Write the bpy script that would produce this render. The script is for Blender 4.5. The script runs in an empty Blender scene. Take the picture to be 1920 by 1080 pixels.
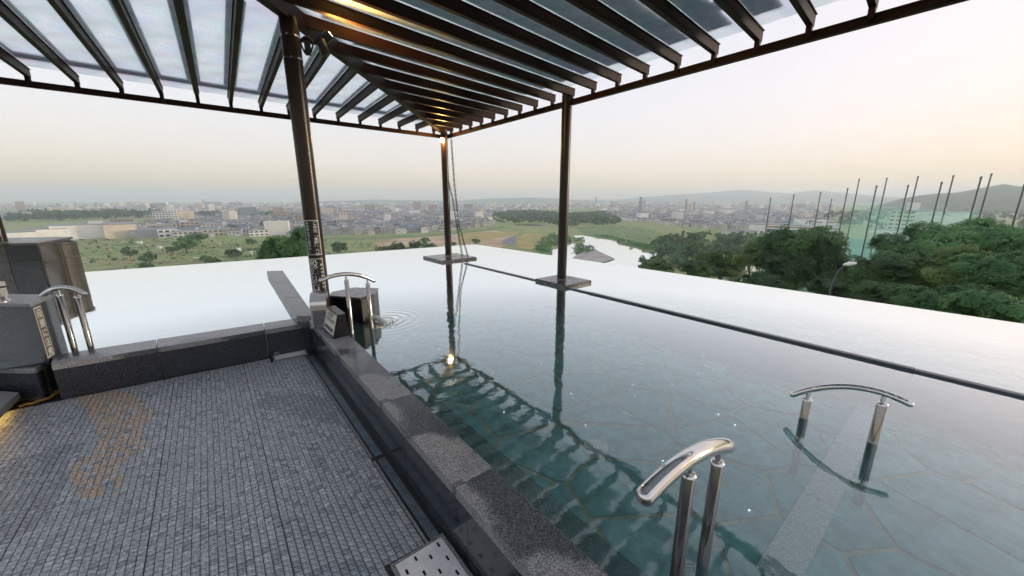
import bpy, math, random
import numpy as np
from mathutils import Vector, Matrix, noise

random.seed(7); RNG = np.random.default_rng(7)
S = bpy.context.scene
C = S.collection
R = math.radians

# ------------------------------------------------------------------ camera
CAMZ = 1.75                      # eye height over the tiled floor (z = 0)
FPX, PITCH = 703.7, R(13.25)     # focal length in pixels of a 1920 px wide frame
cam_d = bpy.data.cameras.new('camera'); cam = bpy.data.objects.new('camera', cam_d); C.objects.link(cam)
cam_d.sensor_width = 36; cam_d.lens = FPX / 1920 * 36
cam_d.clip_start = .05; cam_d.clip_end = 60000
cam.location = (0, 0, CAMZ); cam.rotation_euler = (R(90) - PITCH, 0, 0)
S.camera = cam

# ------------------------------------------------------------------ sky, sun, exposure
SUN_AZ = R(86); SUN_EL = R(3.0)   # azimuth measured from +Y towards +X
w = bpy.data.worlds.new('World'); S.world = w; w.use_nodes = True
nt = w.node_tree
sky = nt.nodes.new('ShaderNodeTexSky'); sky.sky_type = 'NISHITA'; sky.sun_disc = False
sky.sun_elevation = SUN_EL; sky.sun_rotation = SUN_AZ
sky.air_density = 1.0; sky.dust_density = 3.0; sky.ozone_density = 1.5; sky.altitude = 60
hs = nt.nodes.new('ShaderNodeHueSaturation'); SAT = 2.25; hs.inputs["Saturation"].default_value = SAT
gm = nt.nodes.new('ShaderNodeGamma'); GAM = .14; gm.inputs["Gamma"].default_value = GAM
bgn = nt.nodes['Background']; STR = .12; bgn.inputs['Strength'].default_value = STR
nt.links.new(sky.outputs[0], gm.inputs['Color']); nt.links.new(gm.outputs[0], hs.inputs['Color'])
wb_ = nt.nodes.new('ShaderNodeMix'); wb_.data_type = 'RGBA'; wb_.blend_type = 'MULTIPLY'; wb_.inputs[0].default_value = 1
TINT = (1.065, .955, .99, 1); wb_.inputs[7].default_value = TINT    # white balance of the photograph
nt.links.new(hs.outputs[0], wb_.inputs[6]); nt.links.new(wb_.outputs[2], bgn.inputs['Color'])
sl = bpy.data.lights.new('sun', 'SUN'); sl.energy = .6; sl.angle = R(8); sl.color = (1, .84, .66)
so = bpy.data.objects.new('sun', sl); C.objects.link(so)
sd = Vector((math.sin(SUN_AZ) * math.cos(SUN_EL), math.cos(SUN_AZ) * math.cos(SUN_EL), math.sin(SUN_EL)))
so.rotation_euler = (-sd).to_track_quat('-Z', 'Y').to_euler(); so.location = sd * 50
S.view_settings.view_transform = 'Standard'; S.view_settings.look = 'None'
S.view_settings.gamma = 1; S.view_settings.exposure = 3.0; S.view_settings.use_curve_mapping = False
S.render.engine = 'CYCLES'
cy = S.cycles
cy.use_denoising = True; cy.use_light_tree = False; cy.use_adaptive_sampling = True; cy.adaptive_threshold = .025; cy.max_bounces = 6; cy.diffuse_bounces = 2; cy.glossy_bounces = 3
cy.transmission_bounces = 4; cy.transparent_max_bounces = 10; cy.volume_bounces = 2
cy.caustics_reflective = False; cy.caustics_refractive = False; cy.sample_clamp_indirect = 4

# ------------------------------------------------------------------ helpers
def ray(px, py):
    u = (px - 960) / FPX; v = (540 - py) / FPX
    return Vector((u, math.cos(PITCH) + v * math.sin(PITCH), -math.sin(PITCH) + v * math.cos(PITCH)))
def at(px, py, z):
    """the point of the horizontal plane z that the photograph shows at pixel (px, py)"""
    r = ray(px, py); t = (z - CAMZ) / r.z
    return Vector((r.x * t, r.y * t, z))
def at_d(px, py, d):
    r = ray(px, py); t = d / math.hypot(r.x, r.y)
    return Vector((r.x * t, r.y * t, CAMZ + r.z * t))
def zat(y, py):
    r = ray(960, py); return CAMZ + r.z / r.y * y
def topx(p):
    d = p[1] * math.cos(PITCH) - (p[2] - CAMZ) * math.sin(PITCH)
    v = p[1] * math.sin(PITCH) + (p[2] - CAMZ) * math.cos(PITCH)
    if d < .05: return (-9999, -9999)
    return 960 + FPX * p[0] / d, 540 - FPX * v / d
def inside(poly, x, y):
    c = False; n = len(poly); j = n - 1
    for i in range(n):
        xi, yi = poly[i][0], poly[i][1]; xj, yj = poly[j][0], poly[j][1]
        if (yi > y) != (yj > y) and x < (xj - xi) * (y - yi) / (yj - yi) + xi: c = not c
        j = i
    return c

class MB:
    """collects shapes, builds them as one mesh object"""
    def __init__(s): s.v = []; s.f = []; s.m = []; s.sm = []
    def add(s, vs, fs, m=0, smooth=False):
        o = len(s.v); s.v += [tuple(v) for v in vs]
        for f in fs: s.f.append(tuple(i + o for i in f)); s.m.append(m); s.sm.append(smooth)
        return s
    def prism(s, poly, z0, z1, m=0, bev=0, mtop=None):
        p = [(a[0], a[1]) for a in poly]
        if sum(p[i][0] * p[(i + 1) % len(p)][1] - p[(i + 1) % len(p)][0] * p[i][1] for i in range(len(p))) < 0: p = p[::-1]
        n = len(p)
        if bev:
            q = inset(p, bev)
            vs = [(x, y, z0) for x, y in p] + [(x, y, z1 - bev) for x, y in p] + [(x, y, z1) for x, y in q]
            fs = [tuple(range(n))[::-1], tuple(range(2 * n, 3 * n))]
            for k in (0, 1):
                for i in range(n):
                    j = (i + 1) % n; fs.append((k * n + i, k * n + j, k * n + n + j, k * n + n + i))
        else:
            vs = [(x, y, z0) for x, y in p] + [(x, y, z1) for x, y in p]
            fs = [tuple(range(n))[::-1], tuple(range(n, 2 * n))]
            for i in range(n): j = (i + 1) % n; fs.append((i, j, n + j, n + i))
        s.add(vs, fs, m)
        if mtop is not None: s.m[-len(fs) + 1] = mtop
        return s
    def box(s, c, size, rz=0, m=0, ax=None):
        """ax: optional (ux, uy) horizontal axes"""
        hx, hy, hz = [a / 2 for a in size]
        if ax is None: ux = Vector((math.cos(rz), math.sin(rz), 0)); uy = Vector((-math.sin(rz), math.cos(rz), 0)); uz = Vector((0, 0, 1))
        else: ux, uy, uz = ax
        c = Vector(c)
        vs = [c + ux * (a * hx) + uy * (b * hy) + uz * (d * hz) for d in (-1, 1) for a, b in ((-1, -1), (1, -1), (1, 1), (-1, 1))]
        return s.add(vs, [(3, 2, 1, 0), (4, 5, 6, 7), (0, 1, 5, 4), (1, 2, 6, 5), (2, 3, 7, 6), (3, 0, 4, 7)], m)
    def bar(s, a, b, wd, hg, m=0, up=Vector((0, 0, 1))):
        a = Vector(a); b = Vector(b); d = (b - a); L = d.length; d.normalize()
        sx = d.cross(up).normalized(); u = sx.cross(d).normalized()
        return s.box((a + b) / 2, (wd, L, hg), m=m, ax=(sx, d, u))
    def tube(s, path, r, n=10, m=0, cap=True, closed=False):
        P = [Vector(p) for p in path]; k = len(P); rs = r if isinstance(r, (list, tuple)) else [r] * k
        vs = []; nrm = None
        for i in range(k):
            if closed: t = P[(i + 1) % k] - P[i - 1]
            else: t = P[min(i + 1, k - 1)] - P[max(i - 1, 0)]
            t.normalize()
            if nrm is None:
                nrm = t.cross(Vector((0, 0, 1)))
                if nrm.length < .1: nrm = t.cross(Vector((1, 0, 0)))
            nrm = (nrm - t * nrm.dot(t)).normalized(); b = t.cross(nrm)
            for j in range(n):
                a = 2 * math.pi * j / n; vs.append(P[i] + (nrm * math.cos(a) + b * math.sin(a)) * rs[i])
        fs = []
        for i in range(k if closed else k - 1):
            i2 = (i + 1) % k
            for j in range(n): j2 = (j + 1) % n; fs.append((i * n + j, i2 * n + j, i2 * n + j2, i * n + j2))
        s.add(vs, fs, m, True)
        if cap and not closed: s.add(vs[:n], [tuple(range(n))], m); s.add(vs[-n:], [tuple(range(n))[::-1]], m)
        return s
    def lathe(s, prof, c, n=16, m=0):
        c = Vector(c); vs = []; k = len(prof)
        for r, z in prof:
            for j in range(n): a = 2 * math.pi * j / n; vs.append(c + Vector((r * math.cos(a), r * math.sin(a), z)))
        fs = [(i * n + j, i * n + (j + 1) % n, (i + 1) * n + (j + 1) % n, (i + 1) * n + j) for i in range(k - 1) for j in range(n)]
        s.add(vs, fs, m, True)
        s.add(vs[:n], [tuple(range(n))[::-1]], m); s.add(vs[-n:], [tuple(range(n))], m)
        return s
    def mesh(s, name, mats):
        me = bpy.data.meshes.new(name); me.from_pydata(s.v, [], s.f)
        for m in (mats if isinstance(mats, (list, tuple)) else [mats]): me.materials.append(m)
        me.polygons.foreach_set('material_index', s.m); me.polygons.foreach_set('use_smooth', s.sm)
        me.update(); return me
    def build(s, name, mats, parent=None, origin=None):
        if origin is not None:
            o3 = Vector(origin); s.v = [tuple(Vector(v) - o3) for v in s.v]
        ob = bpy.data.objects.new(name, s.mesh(name, mats)); C.objects.link(ob)
        if origin is not None: ob.location = origin
        if parent is not None:
            ob.parent = parent; ob.matrix_parent_inverse = Matrix.Translation(-Vector(parent.location))
        return ob

def inset(p, d):
    n = len(p); out = []
    for i in range(n):
        a = Vector(p[i - 1]); b = Vector(p[i]); c = Vector(p[(i + 1) % n])
        e1 = (b - a).normalized(); e2 = (c - b).normalized()
        n1 = Vector((-e1.y, e1.x)); n2 = Vector((-e2.y, e2.x))
        k = 1 + n1.dot(n2)
        out.append(tuple(b + (n1 + n2) * (d / max(k, .25))))
    return out
def tag(o, label=None, cat=None, group=None, kind=None):
    if label: o['label'] = label
    if cat: o['category'] = cat
    if group: o['group'] = group
    if kind: o['kind'] = kind
    return o
def empty(name, loc, label, cat, group=None):
    o = bpy.data.objects.new(name, None); C.objects.link(o); o.location = loc; o.empty_display_size = .1
    return tag(o, label, cat, group)
def struct(o): return tag(o, kind='structure')
def link_copy(src, parent=None, loc=None):
    c = src.copy(); C.objects.link(c)
    for k in ('label', 'category', 'group', 'kind'):
        if k in c and parent is not None: del c[k]
    if parent is not None: c.parent = parent
    if loc is not None: c.location = loc
    return c
def px_poly(pts, z): return [at(x, y, z) for x, y in pts]

# ------------------------------------------------------------------ materials
def nodes(name):
    m = bpy.data.materials.new(name); m.use_nodes = True; t = m.node_tree
    return m, t, t.nodes['Principled BSDF'], t.nodes.new, t.links.new
def mat(name, col, rough=.6, metal=0., var=.0, scale=6., col2=None, bump=0., bscale=None, spec=.5, detail=4., coords='Object', rvar=0., stretch=None, rand=0.):
    m, t, p, N, L = nodes(name)
    p.inputs['Roughness'].default_value = rough; p.inputs['Metallic'].default_value = metal
    p.inputs['Specular IOR Level'].default_value = spec
    p.inputs['Base Color'].default_value = (*col, 1)
    if var or col2 or bump or rvar or rand:
        tc = N('ShaderNodeTexCoord'); src = tc.outputs[coords]
        if stretch:
            mp = N('ShaderNodeMapping'); mp.inputs['Scale'].default_value = stretch; L(src, mp.inputs[0]); src = mp.outputs[0]
        nz = N('ShaderNodeTexNoise'); nz.inputs['Scale'].default_value = scale; nz.inputs['Detail'].default_value = detail; nz.inputs['Roughness'].default_value = .65
        L(src, nz.inputs['Vector'])
        c2 = col2 or tuple(max(0, c * (1 - var)) for c in col); c1 = col if col2 else tuple(c * (1 + var) for c in col)
        cr = N('ShaderNodeValToRGB'); cr.color_ramp.elements[0].position = .35; cr.color_ramp.elements[1].position = .65
        cr.color_ramp.elements[0].color = (*c2, 1); cr.color_ramp.elements[1].color = (*c1, 1)
        L(nz.outputs['Fac'], cr.inputs[0]); out = cr.outputs[0]
        if rand:
            oi = N('ShaderNodeObjectInfo'); mr = N('ShaderNodeMapRange'); mr.inputs['To Min'].default_value = 1 - rand; mr.inputs['To Max'].default_value = 1 + rand
            L(oi.outputs['Random'], mr.inputs['Value'])
            mx = N('ShaderNodeMix'); mx.data_type = 'RGBA'; mx.blend_type = 'MULTIPLY'; mx.inputs[0].default_value = 1
            L(out, mx.inputs[6]); L(mr.outputs[0], mx.inputs[7]); out = mx.outputs[2]
        L(out, p.inputs['Base Color'])
        if rvar:
            mr = N('ShaderNodeMapRange'); mr.inputs['From Min'].default_value = .35; mr.inputs['From Max'].default_value = .65
            mr.inputs['To Min'].default_value = max(.02, rough - rvar); mr.inputs['To Max'].default_value = rough + rvar
            L(nz.outputs['Fac'], mr.inputs['Value']); L(mr.outputs[0], p.inputs['Roughness'])
        if bump:
            nb = nz
            if bscale:
                nb = N('ShaderNodeTexNoise'); nb.inputs['Scale'].default_value = bscale; nb.inputs['Detail'].default_value = 3; L(src, nb.inputs['Vector'])
            b = N('ShaderNodeBump'); b.inputs['Strength'].default_value = bump; b.inputs['Distance'].default_value = .02
            L(nb.outputs['Fac'], b.inputs['Height']); L(b.outputs[0], p.inputs['Normal'])
    return m
def granite(name, base, speck, rough, wet=None, film=0):
    """speckled granite: fine grains over a base, with damp patches that are darker and glossier"""
    m, t, p, N, L = nodes(name)
    tc = N('ShaderNodeTexCoord'); v = N('ShaderNodeTexVoronoi'); v.inputs['Scale'].default_value = 260; L(tc.outputs['Object'], v.inputs['Vector'])
    sp = N('ShaderNodeSeparateColor'); L(v.outputs['Color'], sp.inputs[0])
    cr = N('ShaderNodeValToRGB'); e = cr.color_ramp.elements
    e[0].position = .0; e[0].color = (*[c * .35 for c in base], 1); e[1].position = 1; e[1].color = (*speck, 1)
    k = cr.color_ramp.elements.new(.55); k.color = (*base, 1)
    L(sp.outputs[0], cr.inputs[0]); out = cr.outputs[0]
    p.inputs['Roughness'].default_value = rough
    if wet:
        nz = N('ShaderNodeTexNoise'); nz.inputs['Scale'].default_value = 1.7; nz.inputs['Detail'].default_value = 5; L(tc.outputs['Object'], nz.inputs['Vector'])
        wr = N('ShaderNodeValToRGB'); wr.color_ramp.elements[0].position = .50; wr.color_ramp.elements[1].position = .58; L(nz.outputs['Fac'], wr.inputs[0])
        mx = N('ShaderNodeMix'); mx.data_type = 'RGBA'; mx.blend_type = 'MIX'; L(wr.outputs[0], mx.inputs[0])
        dk = N('ShaderNodeMix'); dk.data_type = 'RGBA'; dk.blend_type = 'MULTIPLY'; dk.inputs[0].default_value = 1; dk.inputs[7].default_value = (*wet, 1)
        L(out, dk.inputs[6]); L(dk.outputs[2], mx.inputs[6]); L(out, mx.inputs[7]); out = mx.outputs[2]
        mr = N('ShaderNodeMapRange'); mr.inputs['To Min'].default_value = .12; mr.inputs['To Max'].default_value = rough; L(wr.outputs[0], mr.inputs['Value']); L(mr.outputs[0], p.inputs['Roughness'])
    b = N('ShaderNodeBump'); b.inputs['Strength'].default_value = .12; b.inputs['Distance'].default_value = .002; L(sp.outputs[1], b.inputs['Height']); L(b.outputs[0], p.inputs['Normal'])
    L(out, p.inputs['Base Color'])
    if film:
        p.inputs['Thin Film Thickness'].default_value = film; p.inputs['Thin Film IOR'].default_value = 1.5
    return m
def water_mat(name, gain, tint, spout, ripple=1., milk=(.30, .66, .62)):
    m = bpy.data.materials.new(name); m.use_nodes = True; t = m.node_tree; t.nodes.clear(); N = t.nodes.new; L = t.links.new
    out = N('ShaderNodeOutputMaterial'); geo = N('ShaderNodeNewGeometry'); tc = N('ShaderNodeTexCoord')
    n1 = N('ShaderNodeTexNoise'); n1.inputs['Scale'].default_value = 6.5; n1.inputs['Detail'].default_value = 3; L(geo.outputs['Position'], n1.inputs['Vector'])
    n2 = N('ShaderNodeTexNoise'); n2.inputs['Scale'].default_value = 1.1; n2.inputs['Detail'].default_value = 2; L(geo.outputs['Position'], n2.inputs['Vector'])
    add = N('ShaderNodeMath'); add.operation = 'MULTIPLY_ADD'; add.inputs[1].default_value = .5; L(n1.outputs['Fac'], add.inputs[0]); L(n2.outputs['Fac'], add.inputs[2])
    h = add.outputs[0]
    # rings spreading from the spout
    sub = N('ShaderNodeVectorMath'); sub.operation = 'DISTANCE'; sub.inputs[1].default_value = spout; L(geo.outputs['Position'], sub.inputs[0])
    k = N('ShaderNodeMath'); k.operation = 'MULTIPLY'; k.inputs[1].default_value = 62; L(sub.outputs['Value'], k.inputs[0])
    sn = N('ShaderNodeMath'); sn.operation = 'SINE'; L(k.outputs[0], sn.inputs[0])
    dc = N('ShaderNodeMath'); dc.operation = 'POWER'; dc.inputs[0].default_value = .008; L(sub.outputs['Value'], dc.inputs[1])
    am = N('ShaderNodeMath'); am.operation = 'MULTIPLY'; L(sn.outputs[0], am.inputs[0]); L(dc.outputs[0], am.inputs[1])
    h2 = N('ShaderNodeMath'); h2.operation = 'MULTIPLY_ADD'; h2.inputs[1].default_value = 2.4; L(am.outputs[0], h2.inputs[0]); L(h, h2.inputs[2])
    bp = N('ShaderNodeBump'); bp.inputs['Strength'].default_value = 1.0; bp.inputs['Distance'].default_value = .0035 * ripple; L(h2.outputs[0], bp.inputs['Height'])
    fr = N('ShaderNodeFresnel'); fr.inputs['IOR'].default_value = 1.333; L(bp.outputs[0], fr.inputs['Normal'])
    g = N('ShaderNodeMath'); g.operation = 'MULTIPLY'; g.use_clamp = True; g.inputs[1].default_value = gain; L(fr.outputs[0], g.inputs[0])
    tr = N('ShaderNodeBsdfTransparent'); tr.inputs[0].default_value = (*tint, 1)
    gl = N('ShaderNodeBsdfGlossy'); gl.inputs['Roughness'].default_value = .03; gl.inputs['Color'].default_value = (.92, .965, .97, 1); L(bp.outputs[0], gl.inputs['Normal'])
    df = N('ShaderNodeBsdfDiffuse'); df.inputs[0].default_value = (*milk, 1); mk = N('ShaderNodeMixShader'); mk.inputs[0].default_value = .11   # milky mineral water
    L(tr.outputs[0], mk.inputs[1]); L(df.outputs[0], mk.inputs[2])
    mx = N('ShaderNodeMixShader'); L(g.outputs[0], mx.inputs[0]); L(mk.outputs[0], mx.inputs[1]); L(gl.outputs[0], mx.inputs[2]); L(mx.outputs[0], out.inputs[0])
    return m
def see_through(name, col, trans, rough=.5, trl=None, spec=.5, grime=None, irid=0):
    """sheet of frosted glass or netting: partly clear, partly diffusing"""
    m = bpy.data.materials.new(name); m.use_nodes = True; t = m.node_tree; p = t.nodes['Principled BSDF']; N = t.nodes.new; L = t.links.new
    out = t.nodes['Material Output']
    p.inputs['Base Color'].default_value = (*col, 1); p.inputs['Roughness'].default_value = rough; p.inputs['Specular IOR Level'].default_value = spec
    tl = N('ShaderNodeBsdfTranslucent'); tl.inputs[0].default_value = (*(trl or col), 1)
    tp = N('ShaderNodeBsdfTransparent')
    a = N('ShaderNodeMixShader'); a.inputs[0].default_value = .75; L(p.outputs[0], a.inputs[1]); L(tl.outputs[0], a.inputs[2])
    b = N('ShaderNodeMixShader'); b.inputs[0].default_value = trans; L(a.outputs[0], b.inputs[1]); L(tp.outputs[0], b.inputs[2]); L(b.outputs[0], out.inputs[0])
    if irid:                                   # stress colours of old polycarbonate sheet
        tc = N('ShaderNodeTexCoord'); nz = N('ShaderNodeTexNoise'); nz.inputs['Scale'].default_value = .9; nz.inputs['Detail'].default_value = 1; L(tc.outputs['Object'], nz.inputs['Vector'])
        cr = N('ShaderNodeValToRGB'); cr.color_ramp.elements.remove(cr.color_ramp.elements[0]); k = irid
        for i, (ps, c) in enumerate(((.3, (1, 1 - k, 1)), (.42, (1 - k, 1, 1 - k * .3)), (.5, (1, 1, 1)), (.58, (1 - k, 1 - k * .4, 1)), (.7, (1, 1 - k, 1 - k * .3)))):
            e = cr.color_ramp.elements[0] if i == 0 else cr.color_ramp.elements.new(ps); e.position = ps; e.color = (*c, 1)
        L(nz.outputs['Fac'], cr.inputs[0]); L(cr.outputs[0], tp.inputs[0])
    if grime:
        tc = N('ShaderNodeTexCoord'); nz = N('ShaderNodeTexNoise'); nz.inputs['Scale'].default_value = 3; nz.inputs['Detail'].default_value = 8; L(tc.outputs['Object'], nz.inputs['Vector'])
        mr = N('ShaderNodeMapRange'); mr.inputs['From Min'].default_value = .35; mr.inputs['From Max'].default_value = .7; mr.inputs['To Min'].default_value = trans; mr.inputs['To Max'].default_value = trans - grime
        L(nz.outputs['Fac'], mr.inputs['Value']); L(mr.outputs[0], b.inputs[0])
    return m
def emit(name, col, s):
    m, t, p, N, L = nodes(name); p.inputs['Base Color'].default_value = (*col, 1)
    p.inputs['Emission Color'].default_value = (*col, 1); p.inputs['Emission Strength'].default_value = s; return m
def leaf_mat(name, c1, c2, scale=.5):
    m, t, p, N, L = nodes(name); out = t.nodes['Material Output']
    tc = N('ShaderNodeTexCoord'); nz = N('ShaderNodeTexNoise'); nz.inputs['Scale'].default_value = scale; nz.inputs['Detail'].default_value = 5; L(tc.outputs['Object'], nz.inputs['Vector'])
    cr = N('ShaderNodeValToRGB'); cr.color_ramp.elements[0].position = .36; cr.color_ramp.elements[1].position = .66
    cr.color_ramp.elements[0].color = (*c1, 1); cr.color_ramp.elements[1].color = (*c2, 1); L(nz.outputs['Fac'], cr.inputs[0])
    oi = N('ShaderNodeObjectInfo'); mr = N('ShaderNodeMapRange'); mr.inputs['To Min'].default_value = .75; mr.inputs['To Max'].default_value = 1.3; L(oi.outputs['Random'], mr.inputs['Value'])
    mx = N('ShaderNodeMix'); mx.data_type = 'RGBA'; mx.blend_type = 'MULTIPLY'; mx.inputs[0].default_value = 1; L(cr.outputs[0], mx.inputs[6]); L(mr.outputs[0], mx.inputs[7])
    L(mx.outputs[2], p.inputs['Base Color']); p.inputs['Roughness'].default_value = .55; p.inputs['Specular IOR Level'].default_value = .25
    tl = N('ShaderNodeBsdfTranslucent'); L(mx.outputs[2], tl.inputs[0])
    ms = N('ShaderNodeMixShader'); ms.inputs[0].default_value = .3; L(p.outputs[0], ms.inputs[1]); L(tl.outputs[0], ms.inputs[2]); L(ms.outputs[0], out.inputs[0])
    return m

M = {}
M['steel_brown'] = mat('steel_brown', (.026, .0115, .008), .45, .0, var=.2, scale=2, rvar=.05, spec=.10)
M['column'] = mat('column_paint', (.020, .009, .007), .30, .0, var=.10, scale=2, spec=.35)
M['glass'] = see_through('frosted_glass', (.62, .66, .68), .74, .35, (.88, .90, .90), grime=.34, irid=.10)
M['galv'] = see_through('weathered_sheet', (.40, .43, .45), .12, .5, (.27, .30, .325), irid=.25)
M['granite_wall'] = granite('granite_wall', (.026, .030, .040), (.070, .078, .095), .16)
M['granite_face'] = mat('granite_face', (.045, .052, .068), .15, 0, col2=(.012, .014, .020), scale=22, stretch=(1, 1, .05), detail=3, rvar=.05)
M['granite_top'] = granite('granite_top', (.21, .22, .23), (.46, .46, .47), .38, wet=(.36, .38, .41), film=430)
M['granite_lane'] = granite('granite_lane', (.80, .86, .84), (.96, .97, .96), .5)
M['granite_pale'] = granite('granite_pale', (.22, .225, .23), (.42, .42, .42), .4)
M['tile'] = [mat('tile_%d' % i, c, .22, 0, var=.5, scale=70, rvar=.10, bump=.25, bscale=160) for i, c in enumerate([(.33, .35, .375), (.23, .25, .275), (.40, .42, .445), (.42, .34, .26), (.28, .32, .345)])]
M['grout'] = mat('grout', (.010, .012, .015), .5, var=.3, scale=20)
M['gutter'] = mat('gutter_metal', (.16, .19, .22), .4, .6, var=.3, scale=9)
M['steel'] = mat('polished_steel', (.62, .61, .60), .09, 1., rvar=.04, scale=12, var=.05)
M['steel_dark'] = mat('post_steel', (.24, .24, .245), .14, 1., rvar=.04, scale=12, var=.05)
M['brushed'] = mat('brushed_steel', (.60, .58, .55), .28, 1., var=.08, scale=30, stretch=(1, 1, 30))
M['cover'] = mat('cover_steel', (.80, .80, .80), .34, .15, var=.08, scale=14)
M['black'] = mat('black_stone', (.008, .008, .010), .3, var=.3, scale=30, spec=.2)
M['black_plastic'] = mat('black_plastic', (.012, .012, .013), .4, var=.2, scale=20)
M['white_print'] = mat('white_print', (.78, .78, .76), .5, var=.05, scale=20)
M['black_print'] = mat('black_print', (.012, .012, .013), .35, var=.2, scale=10)
M['grey_print'] = mat('grey_print', (.08, .08, .08), .5, var=.1, scale=20)
M['plate_white'] = mat('plate_white', (.66, .64, .58), .45, var=.08, scale=15)
M['flag'] = [mat('flagstone_%d' % i, c, .6, 0, var=.4, scale=5, bump=.2) for i, c in enumerate([(.22, .48, .46), (.26, .52, .50), (.30, .53, .52), (.19, .45, .43)])]
M['joint'] = mat('joint_mortar', (.46, .42, .27), .8, var=.3, scale=8)
M['stone_clad'] = mat('stone_cladding', (.085, .083, .082), .35, var=.45, scale=3, rvar=.1, col2=None)
M['bronze_slat'] = mat('bronze_slat', (.06, .055, .045), .5, .0, var=.3, scale=6)
M['drain'] = mat('drain_white', (.97, .98, .94), .5, var=.1, scale=20)
M['slot'] = mat('slot_dark', (.42, .54, .50), .8)
M['rail'] = mat('weir_stone', (.035, .045, .062), .3, var=.3, scale=8)
M['plinth'] = mat('plinth_stone', (.075, .075, .078), .25, var=.35, scale=6, rvar=.1)
M['hose'] = mat('hose_yellow', (.30, .16, .04), .5, var=.2, scale=12)
M['warm_lamp'] = emit('warm_lamp', (1, .62, .16), 60)
M['star'] = emit('fibre_light', (.85, .8, 1), .45)
M['foam'] = mat('foam', (.75, .80, .82), .3, var=.1, scale=40)
M['concrete'] = mat('concrete', (.18, .18, .17), .8, var=.3, scale=1.5)

# ------------------------------------------------------------------ levels and main lines of the terrace
ZW, ZT, ZC = .32, .40, .335      # water, top of the dividing wall, top of the low kerb
def d_az(a): return Vector((math.sin(R(a)), math.cos(R(a)), 0))
WD = d_az(141.3)                 # along the dividing wall, towards the camera
WN = Vector((WD.y, -WD.x, 0))    # across it, to the floor side
W0 = Vector((-2.329, 4.125, 0)) + WN * .01
def wl(t, s, z=0): p = W0 + WD * t + WN * s; return Vector((p.x, p.y, z))   # t along the wall, s > 0 on the floor side
CORN = at(890, 458, ZW); RIML = at(160, 510, ZW); RIMR = at(1920, 607, ZW)
LD = (RIML - CORN).normalized(); RD = (RIMR - CORN).normalized()
spout_pos = at(722, 600, ZW)
M['water'] = water_mat('pool_water', 3.8, (.92, .985, .98), spout_pos, .6)

# ------------------------------------------------------------------ water, pool floor, rim
k0, k1, k2, k3 = at(97, 666, ZC), at(578, 593, ZC), at(581, 605, ZC), at(95, 685, ZC)
CD = (k0 - k1).normalized(); CD.z = 0
kin_l = k1 + CD * 5.2
wp = [CORN, CORN + RD * 13.5, wl(8.5, -2.0), wl(8.5, -.10), wl(0, -.10), (k1 + k2) / 2, (k1 + k2) / 2 + CD * 6, CORN + LD * 13.2]
mb = MB(); mb.add([(p.x, p.y, ZW) for p in wp], [tuple(range(len(wp)))[::-1]])
o = struct(mb.build('pool_water', M['water'])); tag(o, 'still water of the infinity pool mirroring the sky')
if o.data.polygons[0].normal.z < 0: o.data.flip_normals()
ZB = -.12
mb = MB(); mb.prism([(p.x, p.y) for p in inset([(q.x, q.y) for q in wp][::-1], .0) and [Vector((q.x, q.y)) for q in wp]], ZB - .25, ZB - .012)
pool_floor = struct(mb.build('pool_floor', M['joint']))
# the outer weir wall that the water spills over
for a, b, nm in ((CORN, CORN + RD * 13.5, 'weir_wall_right'), (CORN, CORN + LD * 13.2, 'weir_wall_left')):
    d = (b - a).normalized(); n = Vector((-d.y, d.x, 0))
    if n.dot(a) < 0: n = -n
    q = [a + n * .005, b + n * .005, b + n * .17, a + n * .17 + (d * -.0)]
    mb = MB(); mb.prism([a - n * .16, b - n * .16, b + n * .004, a + n * .004], -4.5, ZW - .006); struct(mb.build(nm, M['granite_wall']))

# ---- flagstones on the pool floor: Voronoi cells, each a slab of its own
def vor(points, bound):
    cells = []
    for i, p in enumerate(points):
        poly = list(bound)
        for j, q in sorted(enumerate(points), key=lambda e: (e[1][0] - p[0]) ** 2 + (e[1][1] - p[1]) ** 2)[1:26]:
            mx, my = (p[0] + q[0]) / 2, (p[1] + q[1]) / 2; nx, ny = q[0] - p[0], q[1] - p[1]
            out = []
            for k in range(len(poly)):
                a, b = poly[k], poly[(k + 1) % len(poly)]
                da = (a[0] - mx) * nx + (a[1] - my) * ny; db = (b[0] - mx) * nx + (b[1] - my) * ny
                if da <= 0: out.append(a)
                if da * db < 0: t = da / (da - db); out.append((a[0] + (b[0] - a[0]) * t, a[1] + (b[1] - a[1]) * t))
            poly = out
            if len(poly) < 3: break
        cells.append(poly)
    return cells
rnd = random.Random(3)
pts = []
for i in range(17):
    for j in range(15):
        pts.append((wl(.2 + i * .52, -.55 - j * .55) + Vector((rnd.uniform(-.2, .2), rnd.uniform(-.2, .2), 0)))[:2])
bnd = [tuple(wl(-.6, -.3)[:2]), tuple(wl(8.4, -.3)[:2]), tuple(wl(8.4, -7)[:2]), tuple(wl(-.6, -8.2)[:2])]
n_fl = 0
for c in vor(pts, bnd):
    if len(c) < 3: continue
    ar = sum(c[i][0] * c[(i + 1) % len(c)][1] - c[(i + 1) % len(c)][0] * c[i][1] for i in range(len(c)))
    if ar < 0: c = c[::-1]
    c = [p for i, p in enumerate(c) if (Vector(p) - Vector(c[i - 1])).length > .06]
    if len(c) < 3 or abs(ar) < .12: continue
    ctr = (sum(p[0] for p in c) / len(c), sum(p[1] for p in c) / len(c), ZB)
    q = topx(ctr)
    if not (400 < q[0] < 2150 and 470 < q[1] < 1280): continue
    mb = MB(); mb.prism(inset(c, .017), ZB - .011, ZB + rnd.uniform(-.003, .004))
    mb.build('flagstone', rnd.choice(M['flag']), pool_floor, origin=ctr); n_fl += 1

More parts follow.
